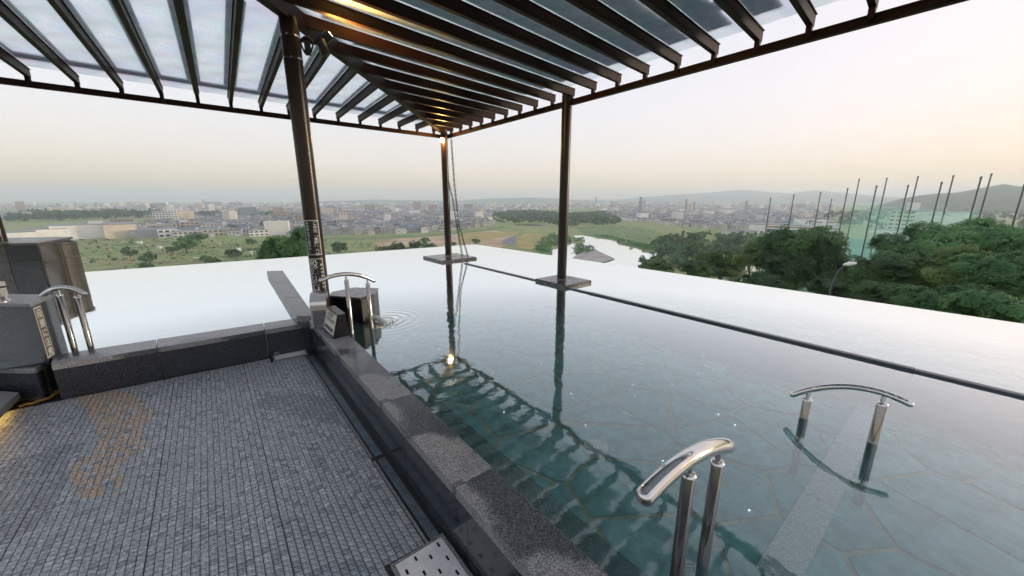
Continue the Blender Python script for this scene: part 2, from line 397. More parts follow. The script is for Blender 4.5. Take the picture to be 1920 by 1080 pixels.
# ---- sunken granite lane, sunken ledge along the wall
la, lb = at(1648, 735, ZB + .03), at(1455, 1080, ZB + .03)
ld = (lb - la).normalized(); ln = Vector((ld.y, -ld.x, 0)); lane = empty('sunken_lane', la + ld * 1.2, 'pale speckled granite strip on the pool floor under the arched handrail', 'stone strip')
t = -.6
for L_ in (.9, 1.05, .8, .8):
    a, b = la + ld * t, la + ld * (t + L_ - .006)
    mb = MB(); mb.prism([a - ln * .085, b - ln * .085, b + ln * .085, a + ln * .085], ZB - .01, ZB + .03, bev=.004); mb.build('slab', M['granite_lane'], lane, origin=(a + b) / 2); t += L_
ledge = empty('sunken_ledge', wl(3, -.36, ZB), 'dark granite ledge just under the water along the dividing wall', 'ledge')
t = 1.2
for L_ in (1.1, 1.25, 1.3, 1.2, 1.2):
    mb = MB(); mb.prism([wl(t, -.228), wl(t + L_ - .005, -.228), wl(t + L_ - .005, -.50), wl(t, -.50)], ZB - .01, ZW - .13, bev=.005)
    mb.build('slab', M['granite_top'], ledge, origin=wl(t + L_ / 2, -.36, .1)); t += L_

# ------------------------------------------------------------------ dividing wall: face blocks and coping slabs
dw = empty('dividing_wall', wl(2, -.11, 0), 'dark polished granite wall with wet speckled top between tiles and pool', 'wall')
mb = MB(); mb.prism([wl(-.02, -.03), wl(8.5, -.03), wl(8.5, -.21), wl(-.02, -.21)], -.2, ZT - .062); mb.build('core', M['concrete'], dw)
t = 0.
for L_ in (1.30, 1.02, .98, 1.0, 1.1, 1.1):
    mb = MB(); mb.prism([wl(t + .002, 0), wl(t + L_ - .002, 0), wl(t + L_ - .002, -.22), wl(t + .002, -.22)], ZT - .06, ZT, bev=.004)
    mb.build('coping_slab', M['granite_top'], dw, origin=wl(t + L_ / 2, -.11, ZT)); t += L_
t = -.02
for L_ in (.62, .70, .66, .70, .72, .70, .7, .7, .7):
    mb = MB(); mb.box(wl(t + L_ / 2, -.02, (ZT - .063) / 2 - .02), (L_ - .004, .018, ZT - .063 + .04), ax=(WD, WN, Vector((0, 0, 1))))
    mb.build('face_slab', M['granite_face'], dw, origin=wl(t + L_ / 2, -.02, .1)); t += L_

# ------------------------------------------------------------------ low kerb in front of the left basin
kb = empty('basin_kerb', (k1 + k2) / 2 + CD * 1.2 - Vector((0, 0, ZC)), 'low dark granite kerb along the left basin behind the tiles', 'kerb')
Lk = (k0 - k1).length
cuts = [0, .22, .66, 1.0]; 
for i in range(3):
    a0, a1 = cuts[i] + .0015, cuts[i + 1] - .0015
    q = [k1.lerp(k0, a0), k1.lerp(k0, a1), k2.lerp(k3, a1), k2.lerp(k3, a0)]
    mb = MB(); mb.prism(q, ZC - .05, ZC, bev=.004); mb.build('coping_slab', M['granite_top'], kb, origin=(q[0] + q[2]) / 2)
    f = [k1.lerp(k0, a0), k1.lerp(k0, a1), k2.lerp(k3, a1), k2.lerp(k3, a0)]
    ins = (f[0] - f[3]).normalized() * .012
    mb = MB(); mb.prism([f[0], f[1], f[2] + ins, f[3] + ins], -.1, ZC - .052); mb.build('face_slab', M['granite_wall'], kb, origin=(f[0] + f[2]) / 2)

# ------------------------------------------------------------------ stone walkway between the two basins
sA, sB, sC, sD = at(500, 508, ZT + .01), at(530, 507, ZT + .01), at(590, 592, ZT + .01), at(556, 593, ZT + .01)
sw = empty('stone_walkway', (sA + sC) / 2 - Vector((0, 0, .3)), 'narrow grey stone walkway running out into the left basin', 'walkway')
for a0, a1 in ((0, .36), (.36, .70), (.70, 1)):
    q = [sA.lerp(sD, a0 + .002), sB.lerp(sC, a0 + .002), sB.lerp(sC, a1 - .002), sA.lerp(sD, a1 - .002)]
    mb = MB(); mb.prism(q, -.1, ZT + .01, bev=.005); mb.build('slab', M['granite_pale'], sw, origin=(q[0] + q[2]) / 2)

# ------------------------------------------------------------------ tiled floor
TP = .0352
v_ax = Vector((k3.x - k2.x, k3.y - k2.y, 0)).normalized(); u_ax = WD.copy()
t0 = (Vector((k2.x, k2.y, 0)))
q0 = wl(0, .105); # first tile line beside the gutter
# floor corner: the kerb foot line crossed with the gutter line
den = u_ax.x * v_ax.y - u_ax.y * v_ax.x; df = t0 - q0
tt = (df.x * v_ax.y - df.y * v_ax.x) / den
F0 = q0 + u_ax * (tt + .012)
fl = [F0 - u_ax * .1 - v_ax * .3, F0 + u_ax * 9 - v_ax * .3, F0 + u_ax * 9 + v_ax * 8, F0 - u_ax * .1 + v_ax * 8]
mb = MB(); mb.add([(p.x, p.y, -.006) for p in fl], [(0, 1, 2, 3)])
floor = struct(mb.build('tiled_floor', M['grout'])); floor.data.polygons[0].normal.z
if floor.data.polygons[0].normal.z < 0: floor.data.flip_normals()
cov_n = [wl(3.22, .0), wl(3.22, .30), wl(3.6, .30), wl(3.6, .0)]
tile_me = []
for mi in range(5):
    mb = MB(); h = TP / 2 - .0019
    p = [u_ax * a * h + v_ax * b * h for a, b in ((-1, -1), (1, -1), (1, 1), (-1, 1))]
    mb.prism([(x.x, x.y) for x in p], -.006, 0, bev=.0012); tile_me.append(mb.mesh('tile', M['tile'][mi]))
WARM_REFLECTION = [(138, 748), (205, 733), (262, 742), (300, 775), (262, 800), (282, 840), (225, 868), (232, 920), (150, 935), (122, 870), (172, 850), (183, 800), (160, 770)]  # outline of the warm lamp reflection on the floor, painted in as tan tiles
cand = []
for i in range(0, 120):
    for j in range(0, 120):
        u = (i + .5) * TP + (i // 16) * .0025; v = (j + .5) * TP + (j // 16) * .0025
        c = F0 + u_ax * u + v_ax * v; c.z = 0
        x, y = topx(c)
        if not (-900 < x < 1500 and -200 < y < 2600): continue
        if inside([(p.x, p.y) for p in (wl(3.13, -.1), wl(3.13, .315), wl(3.6, .315), wl(3.6, -.1))], c.x, c.y): continue
        if inside([(p.x, p.y) for p in (F0 - u_ax * .05 - v_ax * .1, F0 + u_ax * .13 - v_ax * .1, F0 + u_ax * .13 + v_ax * .30, F0 - u_ax * .05 + v_ax * .30)], c.x, c.y): continue
        n1 = noise.noise(Vector((u * .9, v * .9, 3.1))) ; n2 = noise.noise(Vector((u * 1.3 + 9, v * .8, 1.7)))
        r = random.random()
        mi = 0 if r < .70 else (1 if r < .80 else (2 if r < .92 else 4))
        if n1 < -.22: mi = 1 if r < .7 else 4
        if inside(WARM_REFLECTION, x + 10 * n1, y + 8 * n2) and r < .78 + .6 * n2: mi = 3  # tan tile colour stands in for the reflected warm light
        d = (c - Vector((0, 0, CAMZ))).length
        on = 0 <= x <= 1920 and y <= 1080
        cand.append((0 if on else 1, d, c, mi))
cand.sort(key=lambda e: (e[0], e[1]))
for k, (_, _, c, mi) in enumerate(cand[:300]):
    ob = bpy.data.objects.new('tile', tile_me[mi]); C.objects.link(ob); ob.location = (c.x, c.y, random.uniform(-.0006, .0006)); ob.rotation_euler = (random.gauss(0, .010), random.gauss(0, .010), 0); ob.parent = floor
mb = MB(); h = TP / 2 - .0019
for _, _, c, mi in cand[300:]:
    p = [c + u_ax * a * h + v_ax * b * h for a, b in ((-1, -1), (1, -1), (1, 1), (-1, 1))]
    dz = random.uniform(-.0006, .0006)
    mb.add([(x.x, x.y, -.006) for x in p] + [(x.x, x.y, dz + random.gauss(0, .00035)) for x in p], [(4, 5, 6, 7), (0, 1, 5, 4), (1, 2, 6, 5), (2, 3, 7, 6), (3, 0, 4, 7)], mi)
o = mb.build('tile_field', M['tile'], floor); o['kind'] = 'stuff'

# ---- gutter channel along the wall
gt = empty('floor_gutter', wl(1.6, .06, -.02), 'narrow metal edged drain channel between tiles and granite wall', 'gutter')
mb = MB(); mb.prism([wl(.05, -.008), wl(3.22, -.008), wl(3.22, .088), wl(.05, .088)], -.05, -.0045); mb.build('channel_bed', M['grout'], gt)
for t in (0.1, .84, 1.58, 2.405):
    mb = MB(); mb.box(wl(t + .35, .094, -.001), (.735 if t < 2 else .83, .012, .014), ax=(WD, WN, Vector((0, 0, 1)))); mb.build('edge_strip', M['granite_pale'], gt, origin=wl(t + .35, .094, 0))
    mb = MB(); mb.box(wl(t + .35, .045, -.0015), (.73 if t < 2 else .83, .05, .006), ax=(WD, WN, Vector((0, 0, 1)))); mb.build('channel_cover', M['gutter'], gt, origin=wl(t + .35, .045, 0))

# ---- slotted steel drain covers
def cover(name, c, ux, uy, L1, L2, label, rows, cols, ring=False):
    e = empty(name, c, label, 'drain cover', 'steel drain covers on the tiled floor')
    Z = Vector((0, 0, 1)); n = 0
    # plate with real slots: bars between cut rows
    mb = MB(); sw_, sl_ = L1 / cols, L2 / rows
    for i in range(rows):
        for j in range(cols):
            cc = c + ux * (-L1 / 2 + (j + .5) * sw_) + uy * (-L2 / 2 + (i + .5) * sl_)
            hole = True
            hw, hl = (.016, .0065)
            off = (sw_ * .2) if i % 2 else (-sw_ * .2)
            x0, x1 = off - hw, off + hw; X, Y = sw_ / 2, sl_ / 2
            for (a0, a1, b0, b1) in ((-X, X, hl, Y), (-X, X, -Y, -hl), (-X, x0, -hl, hl), (x1, X, -hl, hl)):
                m_ = cc + ux * ((a0 + a1) / 2) + uy * ((b0 + b1) / 2) + Z * .010
                mb.box(m_, (a1 - a0, b1 - b0, .006), ax=(ux, uy, Z))
    mb.build('slotted_plate', M['cover'], e, origin=c)
    mb = MB(); mb.box(c - Z * .006, (L1 - .004, L2 - .004, .01), ax=(ux, uy, Z)); mb.build('sump', M['grout'], e, origin=c)
    mb = MB()
    for s in (-1, 1):
        mb.box(c + uy * s * (L2 / 2 + .010) + Z * .004, (L1 + .04, .016, .016), ax=(ux, uy, Z)); mb.box(c + ux * s * (L1 / 2 + .010) + Z * .004, (.016, L2, .016), ax=(ux, uy, Z))
    mb.build('frame', M['granite_pale'], e, origin=c)
    if ring:
        p = c - ux * (L1 * .42) + uy * (L2 * .3) + Z * .035
        mb = MB(); mb.tube([p + (ux * math.cos(a) + Z * math.sin(a)) * .022 for a in np.linspace(0, 2 * math.pi, 16)[:-1]], .004, 6, closed=True); mb.build('lifting_ring', M['steel'], e, origin=c)
cover('drain_cover', wl(3.36, .150, 0), WD, WN, .38, .25, 'square steel drain cover with slots beside the wall at the bottom edge', 4, 4)
cover('drain_cover', F0 + u_ax * .055 + v_ax * .12 , (-CD), Vector((-CD.y, CD.x, 0)) * -1, .30, .13, 'small steel drain cover with lifting ring in the far floor corner', 3, 5, True)

# ------------------------------------------------------------------ weir bar, column plinths
ra, rb = at(872, 491, ZW + .04), at(1920, 735, ZW + .04)
rd = (rb - ra).normalized(); rn = Vector((rd.y, -rd.x, 0)); wb = empty('weir_bar', ra.lerp(rb, .4) - Vector((0, 0, .05)), 'long dark stone bar at water level dividing pool from outer basin', 'weir')
t = 0
for L_ in (1.8, 1.82, 1.75, 1.8, 1.8, 1.8):
    mb = MB(); a, b = ra + rd * t, ra + rd * (t + L_ - .001); mb.prism([a - rn * .034, b - rn * .034, b + rn * .034, a + rn * .034], ZB - .05, ZW + .018 + (.004 if int(t * 7) % 2 else 0), bev=.006)
    mb.build('bar_stone', M['rail'], wb, origin=(a + b) / 2); t += L_
def plinth(c, L1, L2, label):
    e = empty('column_plinth', c, label, 'plinth', 'stone plinths in the water')
    for i in (-1, 1):
        mb = MB(); cc = c + rd * (i * L1 / 4)
        mb.prism([cc + rd * (a * (L1 / 4 - .003)) + rn * (b * L2 / 2) for a, b in ((-1, -1), (1, -1), (1, 1), (-1, 1))], ZW - .30, ZW + .05, bev=.006)
        mb.build('slab', M['plinth'], e, origin=cc)
ZP_ = ZW + .05
c3 = at(1053, 521, ZP_); c2 = at(841, 477.5, ZP_)
pl3 = at(1056, 524, ZP_); pl2 = at(843, 481, ZP_)
pl3.z = pl2.z = ZW
plinth(pl3, .74, .66, 'square dark stone plinth under the right hand column')
plinth(pl2, .98, .96, 'square dark stone plinth under the far corner column with the chains')

# ------------------------------------------------------------------ pavilion: columns, beams, rafters, frosted panels
ZE = 3.25
E_L0, E_L1 = at(0, 157, ZE), at(825, 259, ZE)
E_R0, E_R1 = at(845, 258, ZE), at(1796, 4, ZE)
eL = (E_L0 - E_L1).normalized(); eR = (E_R1 - E_R0).normalized()
den = eL.x * eR.y - eL.y * eR.x; df = E_R0 - E_L1
EC = E_L1 + eL * ((df.x * eR.y - df.y * eR.x) / den)      # corner of the two eaves
c1 = Vector((-2.19, 4.18, ZT))
H1 = Vector((c1.x, c1.y, zat(c1.y, 38)))                  # hip beam underside over the near column
H2 = Vector((EC.x, EC.y, ZE + .07))
HB = H1 + (H1 - H2) * 1.05                                # the hip runs on over the camera
pv = empty('pavilion', (c1.x, c1.y, 0), 'dark brown steel pavilion roof with rafters and frosted panels on three columns', 'pavilion')
RB = .075                                                  # rafter underside sits on the eave beam
def hip_at(p, d):
    """point where the horizontal line p + t d meets the hip line, and its height there"""
    h = (HB - H2); h2 = Vector((h.x, h.y, 0)); q = H2 - p
    den = d.x * h2.y - d.y * h2.x
    t = (q.x * h2.y - q.y * h2.x) / den; s = (q.x * d.y - q.y * d.x) / den
    return p + d * t, H2.z + h.z * s, s, t
mb = MB(); mb.bar(H2 + Vector((0, 0, .10)), HB + Vector((0, 0, .10)), .09, .20); mb.build('hip_beam', M['steel_brown'], pv)
for nm, e, L_ in (('eave_beam', eL, 9.5), ('eave_beam', eR, 10.2)):
    mb = MB(); n = Vector((e.y, -e.x, 0)); mb.bar(EC + Vector((0, 0, .035)) , EC + e * L_ + Vector((0, 0, .035)), .06, .07)
    mb.bar(EC + Vector((0, 0, .074)), EC + e * L_ + Vector((0, 0, .074)), .085, .010)
    mb.build(nm, M['steel_brown'], pv)
SP = .4505
for wing, (e, d, off, cnt) in enumerate(((eL, eR, .36, 20), (eR, eL, .34, 22))):
    prev = None
    for i in range(cnt):
        p = EC + e * (off + i * SP); p.z = 0
        q, hz, s, t = hip_at(p, d)
        if s > 1.0: 
            q = p + d * 6.6; hz = H2.z + .33
        a = Vector((p.x, p.y, ZE + RB + .08)) - d * .02; b = Vector((q.x, q.y, max(hz + .06, a.z)))
        mb = MB(); mb.bar(a + Vector((0, 0, .025)), b + Vector((0, 0, .025)), .052, .10); 
        up = Vector((0, 0, 1))
        mb.bar(a + up * .080, b + up * .080, .075, .010)
        r = mb.build('rafter', M['steel_brown'], pv, origin=a)
        # hanger bracket at the eave
        mb = MB(); mb.box(a + d * .05 - up * .075, (.05, .05, .10), ax=(d, e, up)); mb.build('bracket', M['steel_brown'], r, origin=a + d * .05); r.children[0].parent = r
        r.children[0].matrix_parent_inverse = Matrix.Translation(-Vector(a))
        if prev is not None:
            pa, pb = prev
            A0, A1 = pa + d * .12 + up * .094, a + d * .12 + up * .094
            B0, B1 = pb + up * .094, b + up * .094
            sh = e * .012
            mb = MB(); th = up * .01
            q4 = [A0 + sh, A1 - sh, B1 - sh, B0 + sh]
            if (pb - pa).length < .35: q4 = [A0 + sh, A1 - sh, B1 - sh]
            nn = len(q4)
            mb.add(q4 + [v + th for v in q4], [tuple(range(nn))[::-1], tuple(range(nn, 2 * nn))] + [(k, (k + 1) % nn, nn + (k + 1) % nn, nn + k) for k in range(nn)])
            gp = mb.build('glass_panel', M['glass'], pv, origin=(A0 + A1) / 2)
            # weathered sheet strips lying on the panel: side flashings and a purlin band
            ln0, ln1 = (pb - pa), (b - a)
            def strip(s0, s1, l0, l1, lift, nm='flashing'):
                La = max(.0, min(ln0.length, ln1.length) - .2)
                l1 = min(l1, La)
                if l1 - l0 < .12: return
                dd0, dd1 = ln0.normalized(), ln1.normalized()
                P = lambda sx, l: (pa + dd0 * l).lerp(a + dd1 * l, sx) + up * (.108 + lift)
                qq = [P(s0, l0), P(s1, l0), P(s1, l1), P(s0, l1)]
                m2 = MB(); m2.add(qq + [v + up * .003 for v in qq], [(3, 2, 1, 0), (4, 5, 6, 7), (0, 1, 5, 4), (1, 2, 6, 5), (2, 3, 7, 6), (3, 0, 4, 7)])
                o2 = m2.build(nm, M['galv'], gp, origin=qq[0]); o2.matrix_parent_inverse = Matrix.Translation(-Vector(gp.location)); return o2
            if wing == 0:
                strip(.05, .95, .42, .70, .001, 'purlin_sheet')
                strip(.06, .19, .705, 9, .001); strip(.83, .94, .705, 9, .001)
            else:
                strip(.05, .62, .34, 9, .001); 
                strip(.63, .95, .70, .92, .001, 'purlin_sheet')
        prev = (a, b)
# tie rods under the panels of the left wing
# columns
def column(c, ztop, r, n=28, base=None):
    mb = MB(); mb.lathe([(r, 0), (r, ztop - c.z)], (c.x, c.y, c.z), n); return mb.build('column', M['column'], pv, origin=c)
col1 = column(c1, H1.z + .02, .086)
c2p = Vector((c2.x, c2.y, ZP_)); column(c2p, zat(c2.y, 243), .083)
c3p = Vector((c3.x, c3.y, ZP_)); 
column(c3p, zat(c3.y, 168), .083)
c4 = at(2, 458, 1.0); column(c4, 3.5, .086)
mb = MB(); 
for z_ in (.0, .1): mb.lathe([(.0885, zat(c1.y, 71) - z_ * 2.0), (.0885, zat(c1.y, 71) - z_ * 2.0 + .016)], (c1.x, c1.y, 0), 28)
o = mb.build('band_clamp', M['steel'], col1, origin=c1); o.matrix_parent_inverse = Matrix.Translation(-Vector(c1))

# ------------------------------------------------------------------ lamps
def cyl_between(mb, a, b, r, n=14, m=0): return mb.tube([a, b], r, n, m)
def spot(name, at_p, label, glow, aim, power):
    e = empty(name, at_p, label, 'lamp')
    aim = aim.normalized(); side = aim.cross(Vector((0, 0, 1))).normalized()
    mb = MB(); mb.tube([at_p, at_p + aim * .03, at_p + aim * .14], [.03, .045, .048], 16); mb.build('housing', M['black_plastic'], e, origin=at_p)
    mb = MB(); mb.tube([at_p + aim * .137, at_p + aim * .143], .038, 16); mb.build('bulb', M['warm_lamp'], e, origin=at_p)
    mb = MB(); mb.tube([at_p + side * .05, at_p + side * .05 - Vector((0, 0, .07)), at_p - side * .05 - Vector((0, 0, .07)), at_p - side * .05], .006, 6); mb.build('yoke', M['black_plastic'], e, origin=at_p)
    l = bpy.data.lights.new(name, 'SPOT'); l.energy = power; l.color = (1, .55, .14); l.spot_size = R(140); l.spot_blend = .8; l.shadow_soft_size = .03
    lo = bpy.data.objects.new(name + '_light', l); C.objects.link(lo); lo.location = at_p + aim * .16 - Vector(at_p); lo.parent = e
    lo.rotation_euler = aim.to_track_quat('-Z', 'Y').to_euler()
    return e
def pt(px, py, y):
    r = ray(px, py); return Vector((r.x / r.y * y, y, CAMZ + r.z / r.y * y))
s1 = pt(598, 82, c1.y - .06)
sp1 = spot('spotlight', s1, 'black spotlight on the near column lighting the beam orange', 1, Vector((.8, .35, .8)), 20)
# cable coil, bracket and second lamp head clamped to the column
mb = MB(); cc = pt(576, 86, c1.y - .12)
mb.tube([cc + Vector((math.cos(a) * .055 * (1 + .1 * math.sin(3 * a)), .012 * math.sin(2 * a), math.sin(a) * .075)) for a in np.linspace(0, 6 * math.pi, 60)], .009, 6)
mb.build('cable_coil', M['black_plastic'], sp1, origin=cc)
mb = MB(); mb.bar(pt(566, 76, c1.y - .08), s1, .03, .03); mb.bar(pt(575, 70, c1.y - .08), pt(578, 102, c1.y - .1), .05, .05); mb.build('arm', M['black_plastic'], sp1, origin=s1)
mb = MB(); a_, b_ = pt(600, 74, c1.y - .2), pt(612, 104, c1.y - .2); mb.tube([a_, a_.lerp(b_, .05), a_.lerp(b_, .95), b_], [.03, .04, .04, .032], 14); mb.build('lamp_head', M['black_plastic'], sp1, origin=a_)
s2 = pt(829, 263, c2.y - .13)
e2 = empty('corner_lamp', s2, 'glowing warm lamp at the top of the far corner column', 'lamp')
mb = MB(); mb.lathe([(.005, -.045), (.03, -.035), (.042, 0), (.03, .035), (.005, .045)], s2, 14); mb.build('bulb', M['warm_lamp'], e2, origin=s2)
mb = MB(); mb.lathe([(.05, .04), (.05, .07), (.02, .085)], s2, 14); mb.bar(s2 + Vector((0, 0, .06)), s2 + Vector((0, .12, .06)), .02, .02); mb.build('cap', M['black_plastic'], e2, origin=s2)
l = bpy.data.lights.new('corner_lamp', 'POINT'); l.energy = 5; l.color = (1, .58, .16); l.shadow_soft_size = .05
lo = bpy.data.objects.new('corner_lamp_light', l); C.objects.link(lo); lo.location = (0, -.07, .0); lo.parent = e2

# ------------------------------------------------------------------ chains at the far column
def chain(name, P, label):
    L_ = []; pts_ = [Vector(p) for p in P]; seg = [(pts_[i + 1] - pts_[i]).length for i in range(len(pts_) - 1)]; tot = sum(seg)
    n = int(tot / .062); mb = MB()
    for i in range(n + 1):
        s = tot * i / n; k = 0
        while k < len(seg) - 1 and s > seg[k]: s -= seg[k]; k += 1
        p = pts_[k].lerp(pts_[k + 1], min(1, s / seg[k])); d = (pts_[k + 1] - pts_[k]).normalized()
        sx = d.cross(Vector((0, 1, 0))).normalized(); sy = d.cross(sx)
        a1 = sx if i % 2 else sy
        mb.tube([p + d * (.044 * math.cos(a)) + a1 * (.021 * math.sin(a)) for a in np.linspace(0, 2 * math.pi, 9)[:-1]], .0075, 4, closed=True)
    return tag(mb.build(name, M['black_plastic'], origin=pts_[-1]), label, 'chain')
yc = c2.y
A_ = pt(846, 262, yc + .1); B_ = pt(852, 345, yc + .05); D_ = pt(860, 420, yc - .05); E_ = pt(877, 483, yc - .35); E_.z = ZP_ + .02
chain('chain', [A_, B_, D_, E_], 'long dark chain hanging from the eave corner to the plinth')
A_ = pt(841, 340, yc - .09); B_ = pt(849, 375, yc - .1); D_ = pt(858, 430, yc - .2); E_ = pt(867, 483, yc - .38); E_.z = ZP_ + .02
chain('chain', [A_, B_, D_, E_], 'shorter dark chain slung from the side of the far column')

# ------------------------------------------------------------------ arched steel handrails
def handrail(b1, b2, t1, t2, ext1, ext2, sag, label, rp=.027, rbar=.026):
    """two posts (feet b1, b2; tops t1, t2) under one arched bar"""
    e = empty('handrail', Vector(b1), label, 'handrail', 'arched steel handrails')
    for b, t in ((b1, t1), (b2, t2)):
        b = Vector(b); t = Vector(t)
        mb = MB(); mb.tube([b, t - Vector((0, 0, .055)), t - Vector((0, 0, .05))], [rp, rp, rp * .85], 16); po = mb.build('post', M['steel_dark'], e, origin=b)
        mb = MB(); mb.tube([t - Vector((0, 0, .06)), t], rp * .45, 10); o = mb.build('stem', M['steel'], po, origin=t); o.matrix_parent_inverse = Matrix.Translation(-b)
        mb = MB(); mb.lathe([(rp * 1.05, -.062), (rp * 1.05, -.050), (rp * .6, -.047)], t, 16); o = mb.build('collar', M['steel'], po, origin=t); o.matrix_parent_inverse = Matrix.Translation(-b)
    t1 = Vector(t1); t2 = Vector(t2); d = t2 - t1; L_ = d.length; d.normalize()
    P = []; tot = L_ + ext1 + ext2
    for i in range(25):
        s = -ext1 + tot * i / 24; k = (s + ext1) / tot * 2 - 1
        mid = ((s - L_ / 2) / (L_ / 2))
        P.append(t1 + d * s + Vector((0, 0, sag * (1 - mid * mid) + rbar * .6)))
    TH = [R(a) for a in (8, 25, 45, 65, 82)]; da = (P[1] - P[0]).normalized(); dz_ = (P[-1] - P[-2]).normalized()
    P = [P[0] + da * rbar * (1 - math.cos(a)) for a in TH] + [p for p in P if (p - P[0]).length > rbar * 1.02 and (p - P[-1]).length > rbar * 1.02] + [P[-1] - dz_ * rbar * (1 - math.cos(a)) for a in TH[::-1]]
    rs = [rbar * math.sin(a) for a in TH] + [rbar] * (len(P) - 10) + [rbar * math.sin(a) for a in TH[::-1]]
    mb = MB(); mb.tube(P, rs, 18); mb.build('bar', M['steel'], e, origin=t1)
    return e
# near rail at the bottom of the picture
n1, n2 = Vector((.565, 1.09, .86)), Vector((.78, 1.235, .835))
# second rail over the sunken lane
b1, b2 = at(1507, 783, ZW), at(1636, 829, ZW)
h1, h2 = zat(b1.y, 734), zat(b2.y, 741)
handrail((b1.x, b1.y, ZB), (b2.x, b2.y, ZB), (b1.x, b1.y, h1), (b2.x, b2.y, h2), .10, .13, .035, 'arched steel handrail standing in the pool over the granite strip', .025, .019)
handrail((.602, 1.0975, ZB), (.774, 1.225, ZB), (.602, 1.0975, .893), (.774, 1.225, .841), .29, .085, .0077, 'large arched steel handrail nearest the viewer beside the wall', .0225, .0285)
b1, b2 = at(660, 627, ZW), at(697, 616, ZW)
handrail((b1.x, b1.y, ZB), (b2.x, b2.y, ZB), (b1.x, b1.y, zat(b1.y, 516)), (b2.x, b2.y, zat(b2.y, 523)), .30, .10, .012, 'arched steel handrail beside the hexagonal spout block', .023, .021)
b1 = at(140, 655, ZW); b2 = b1 + Vector((.105, .05, 0))
handrail((b1.x, b1.y, ZB), (b2.x, b2.y, ZB), (b1.x, b1.y, zat(b1.y, 543)), (b2.x, b2.y, zat(b2.y, 546)), .13, .07, .012, 'arched steel handrail in the left basin beside the black pedestal', .024, .022)

# ------------------------------------------------------------------ lettering
def text_mesh(chars, size, bold=0., vertical=True, pitch=1.08):
    """glyph outlines as flat mesh data in x (right) / y (up), one glyph under another"""
    V_, F_ = [], []
    for i, ch in enumerate(chars):
        cu = bpy.data.curves.new('t', 'FONT'); cu.body = ch; cu.size = size; cu.align_x = 'CENTER'; cu.align_y = 'CENTER' if False else 'TOP_BASELINE'; cu.offset = bold; cu.resolution_u = 3
        ob = bpy.data.objects.new('t', cu); C.objects.link(ob)
        dg = bpy.context.evaluated_depsgraph_get(); me = bpy.data.meshes.new_from_object(ob.evaluated_get(dg))
        o = len(V_); ox, oy = (0, -i * size * pitch) if vertical else ((i - (len(chars) - 1) / 2) * size * pitch, 0)
        V_ += [(v.co.x + ox, v.co.y + oy - size * .80) for v in me.vertices]; F_ += [tuple(k + o for k in p.vertices) for p in me.polygons]
        bpy.data.objects.remove(ob); bpy.data.curves.remove(cu); bpy.data.meshes.remove(me)
    return V_, F_
def rrect(x0, x1, y0, y1, r, n=5):
    P = []
    for cx, cy_, a0 in ((x1 - r, y1 - r, 0), (x0 + r, y1 - r, 90), (x0 + r, y0 + r, 180), (x1 - r, y0 + r, 270)):
        for k in range(n + 1): a = R(a0 + 90 * k / n); P.append((cx + r * math.cos(a), cy_ + r * math.sin(a)))
    return P
def col_sign(z0, z1, wdt, ang0, cols, label, small=None):
    """sticker wrapped round the near column: black ground, white border, white vertical lettering"""
    rr = .086
    def wrap(x, y, lift): a = ang0 + x / rr; return (c1.x + (rr + lift) * math.sin(a), c1.y - (rr + lift) * math.cos(a), y)
    e = empty('column_sign', (c1.x, c1.y - rr, z0), label, 'sign')
    def sheet(nm, x0, x1, y0, y1, lift, m):
        mb = MB(); n = 14; vs = []
        for k in range(n + 1):
            x = x0 + (x1 - x0) * k / n; vs += [wrap(x, y0, lift), wrap(x, y1, lift)]
        mb.add(vs, [(2 * k, 2 * k + 2, 2 * k + 3, 2 * k + 1) for k in range(n)], 0, True); mb.build(nm, m, e)
    sheet('border', -wdt / 2, wdt / 2, z0, z1, .0012, M['white_print']); b = .006
    sheet('ground', -wdt / 2 + b, wdt / 2 - b, z0 + b, z1 - b, .0022, M['black_print'])
    for (chars, cx, ytop, size, bold, pitch) in cols:
        V_, F_ = text_mesh(chars, size, bold, True, pitch)
        mb = MB(); mb.add([wrap(x + cx, y + ytop, .0032) for x, y in V_], F_); mb.build('lettering', M['white_print'], e)
za, zb_, zc_, zd_ = [zat(c1.y - .08, y) for y in (413, 478, 485, 552)]
A0 = R(13)
col_sign(zb_, za, .158, A0, [('この先', .036, za - .014, .040, .0008, 1.02), ('﹁水盤﹂', .036, za - .142, .042, .0012, 1.0), ('へは', .036, za - .306, .040, .0008, 1.02), ('入らないでください。', -.036, za - .014, .034, .0008, 1.02)],
         'upper black sticker with white vertical lettering on the near column')
col_sign(zd_, zc_, .158, A0, [('段差注意', -.022, zc_ - .016, .094, .0016, .97), ('だんさちゅうい', .056, zc_ - .060, .024, .0012, 1.75)],
         'lower black sticker with large white characters on the near column')

# ------------------------------------------------------------------ dispenser, wedge sign, spout block on the wall
Z3 = Vector((0, 0, 1))
dc = at(604, 611, ZT); hd = zat(dc.y, 549) - ZT
e = empty('steel_dispenser', dc, 'brushed steel box with rounded top at the foot of the near column', 'dispenser')
def arch_prism(mb, c, ax_w, ax_d, wd, dp, h0, h1):
    """upright box whose top is a quarter-round falling to the front"""
    pr = [(-dp / 2, 0), (dp / 2, 0), (dp / 2, h0)] + [(dp / 2 - dp * (1 - math.cos(a)), h0 + (h1 - h0) * math.sin(a)) for a in np.linspace(.15, math.pi / 2, 7)] + [(-dp / 2, h1)]
    n = len(pr); vs = [c + ax_w * s * wd / 2 + ax_d * x + Z3 * z for s in (-1, 1) for x, z in pr]
    mb.add(vs, [tuple(range(n)), tuple(range(n, 2 * n))[::-1]] + [(i, n + i, n + (i + 1) % n, (i + 1) % n) for i in range(n)])
nb = Vector((.25, -1, 0)).normalized(); sb = Vector((1, .25, 0)).normalized()
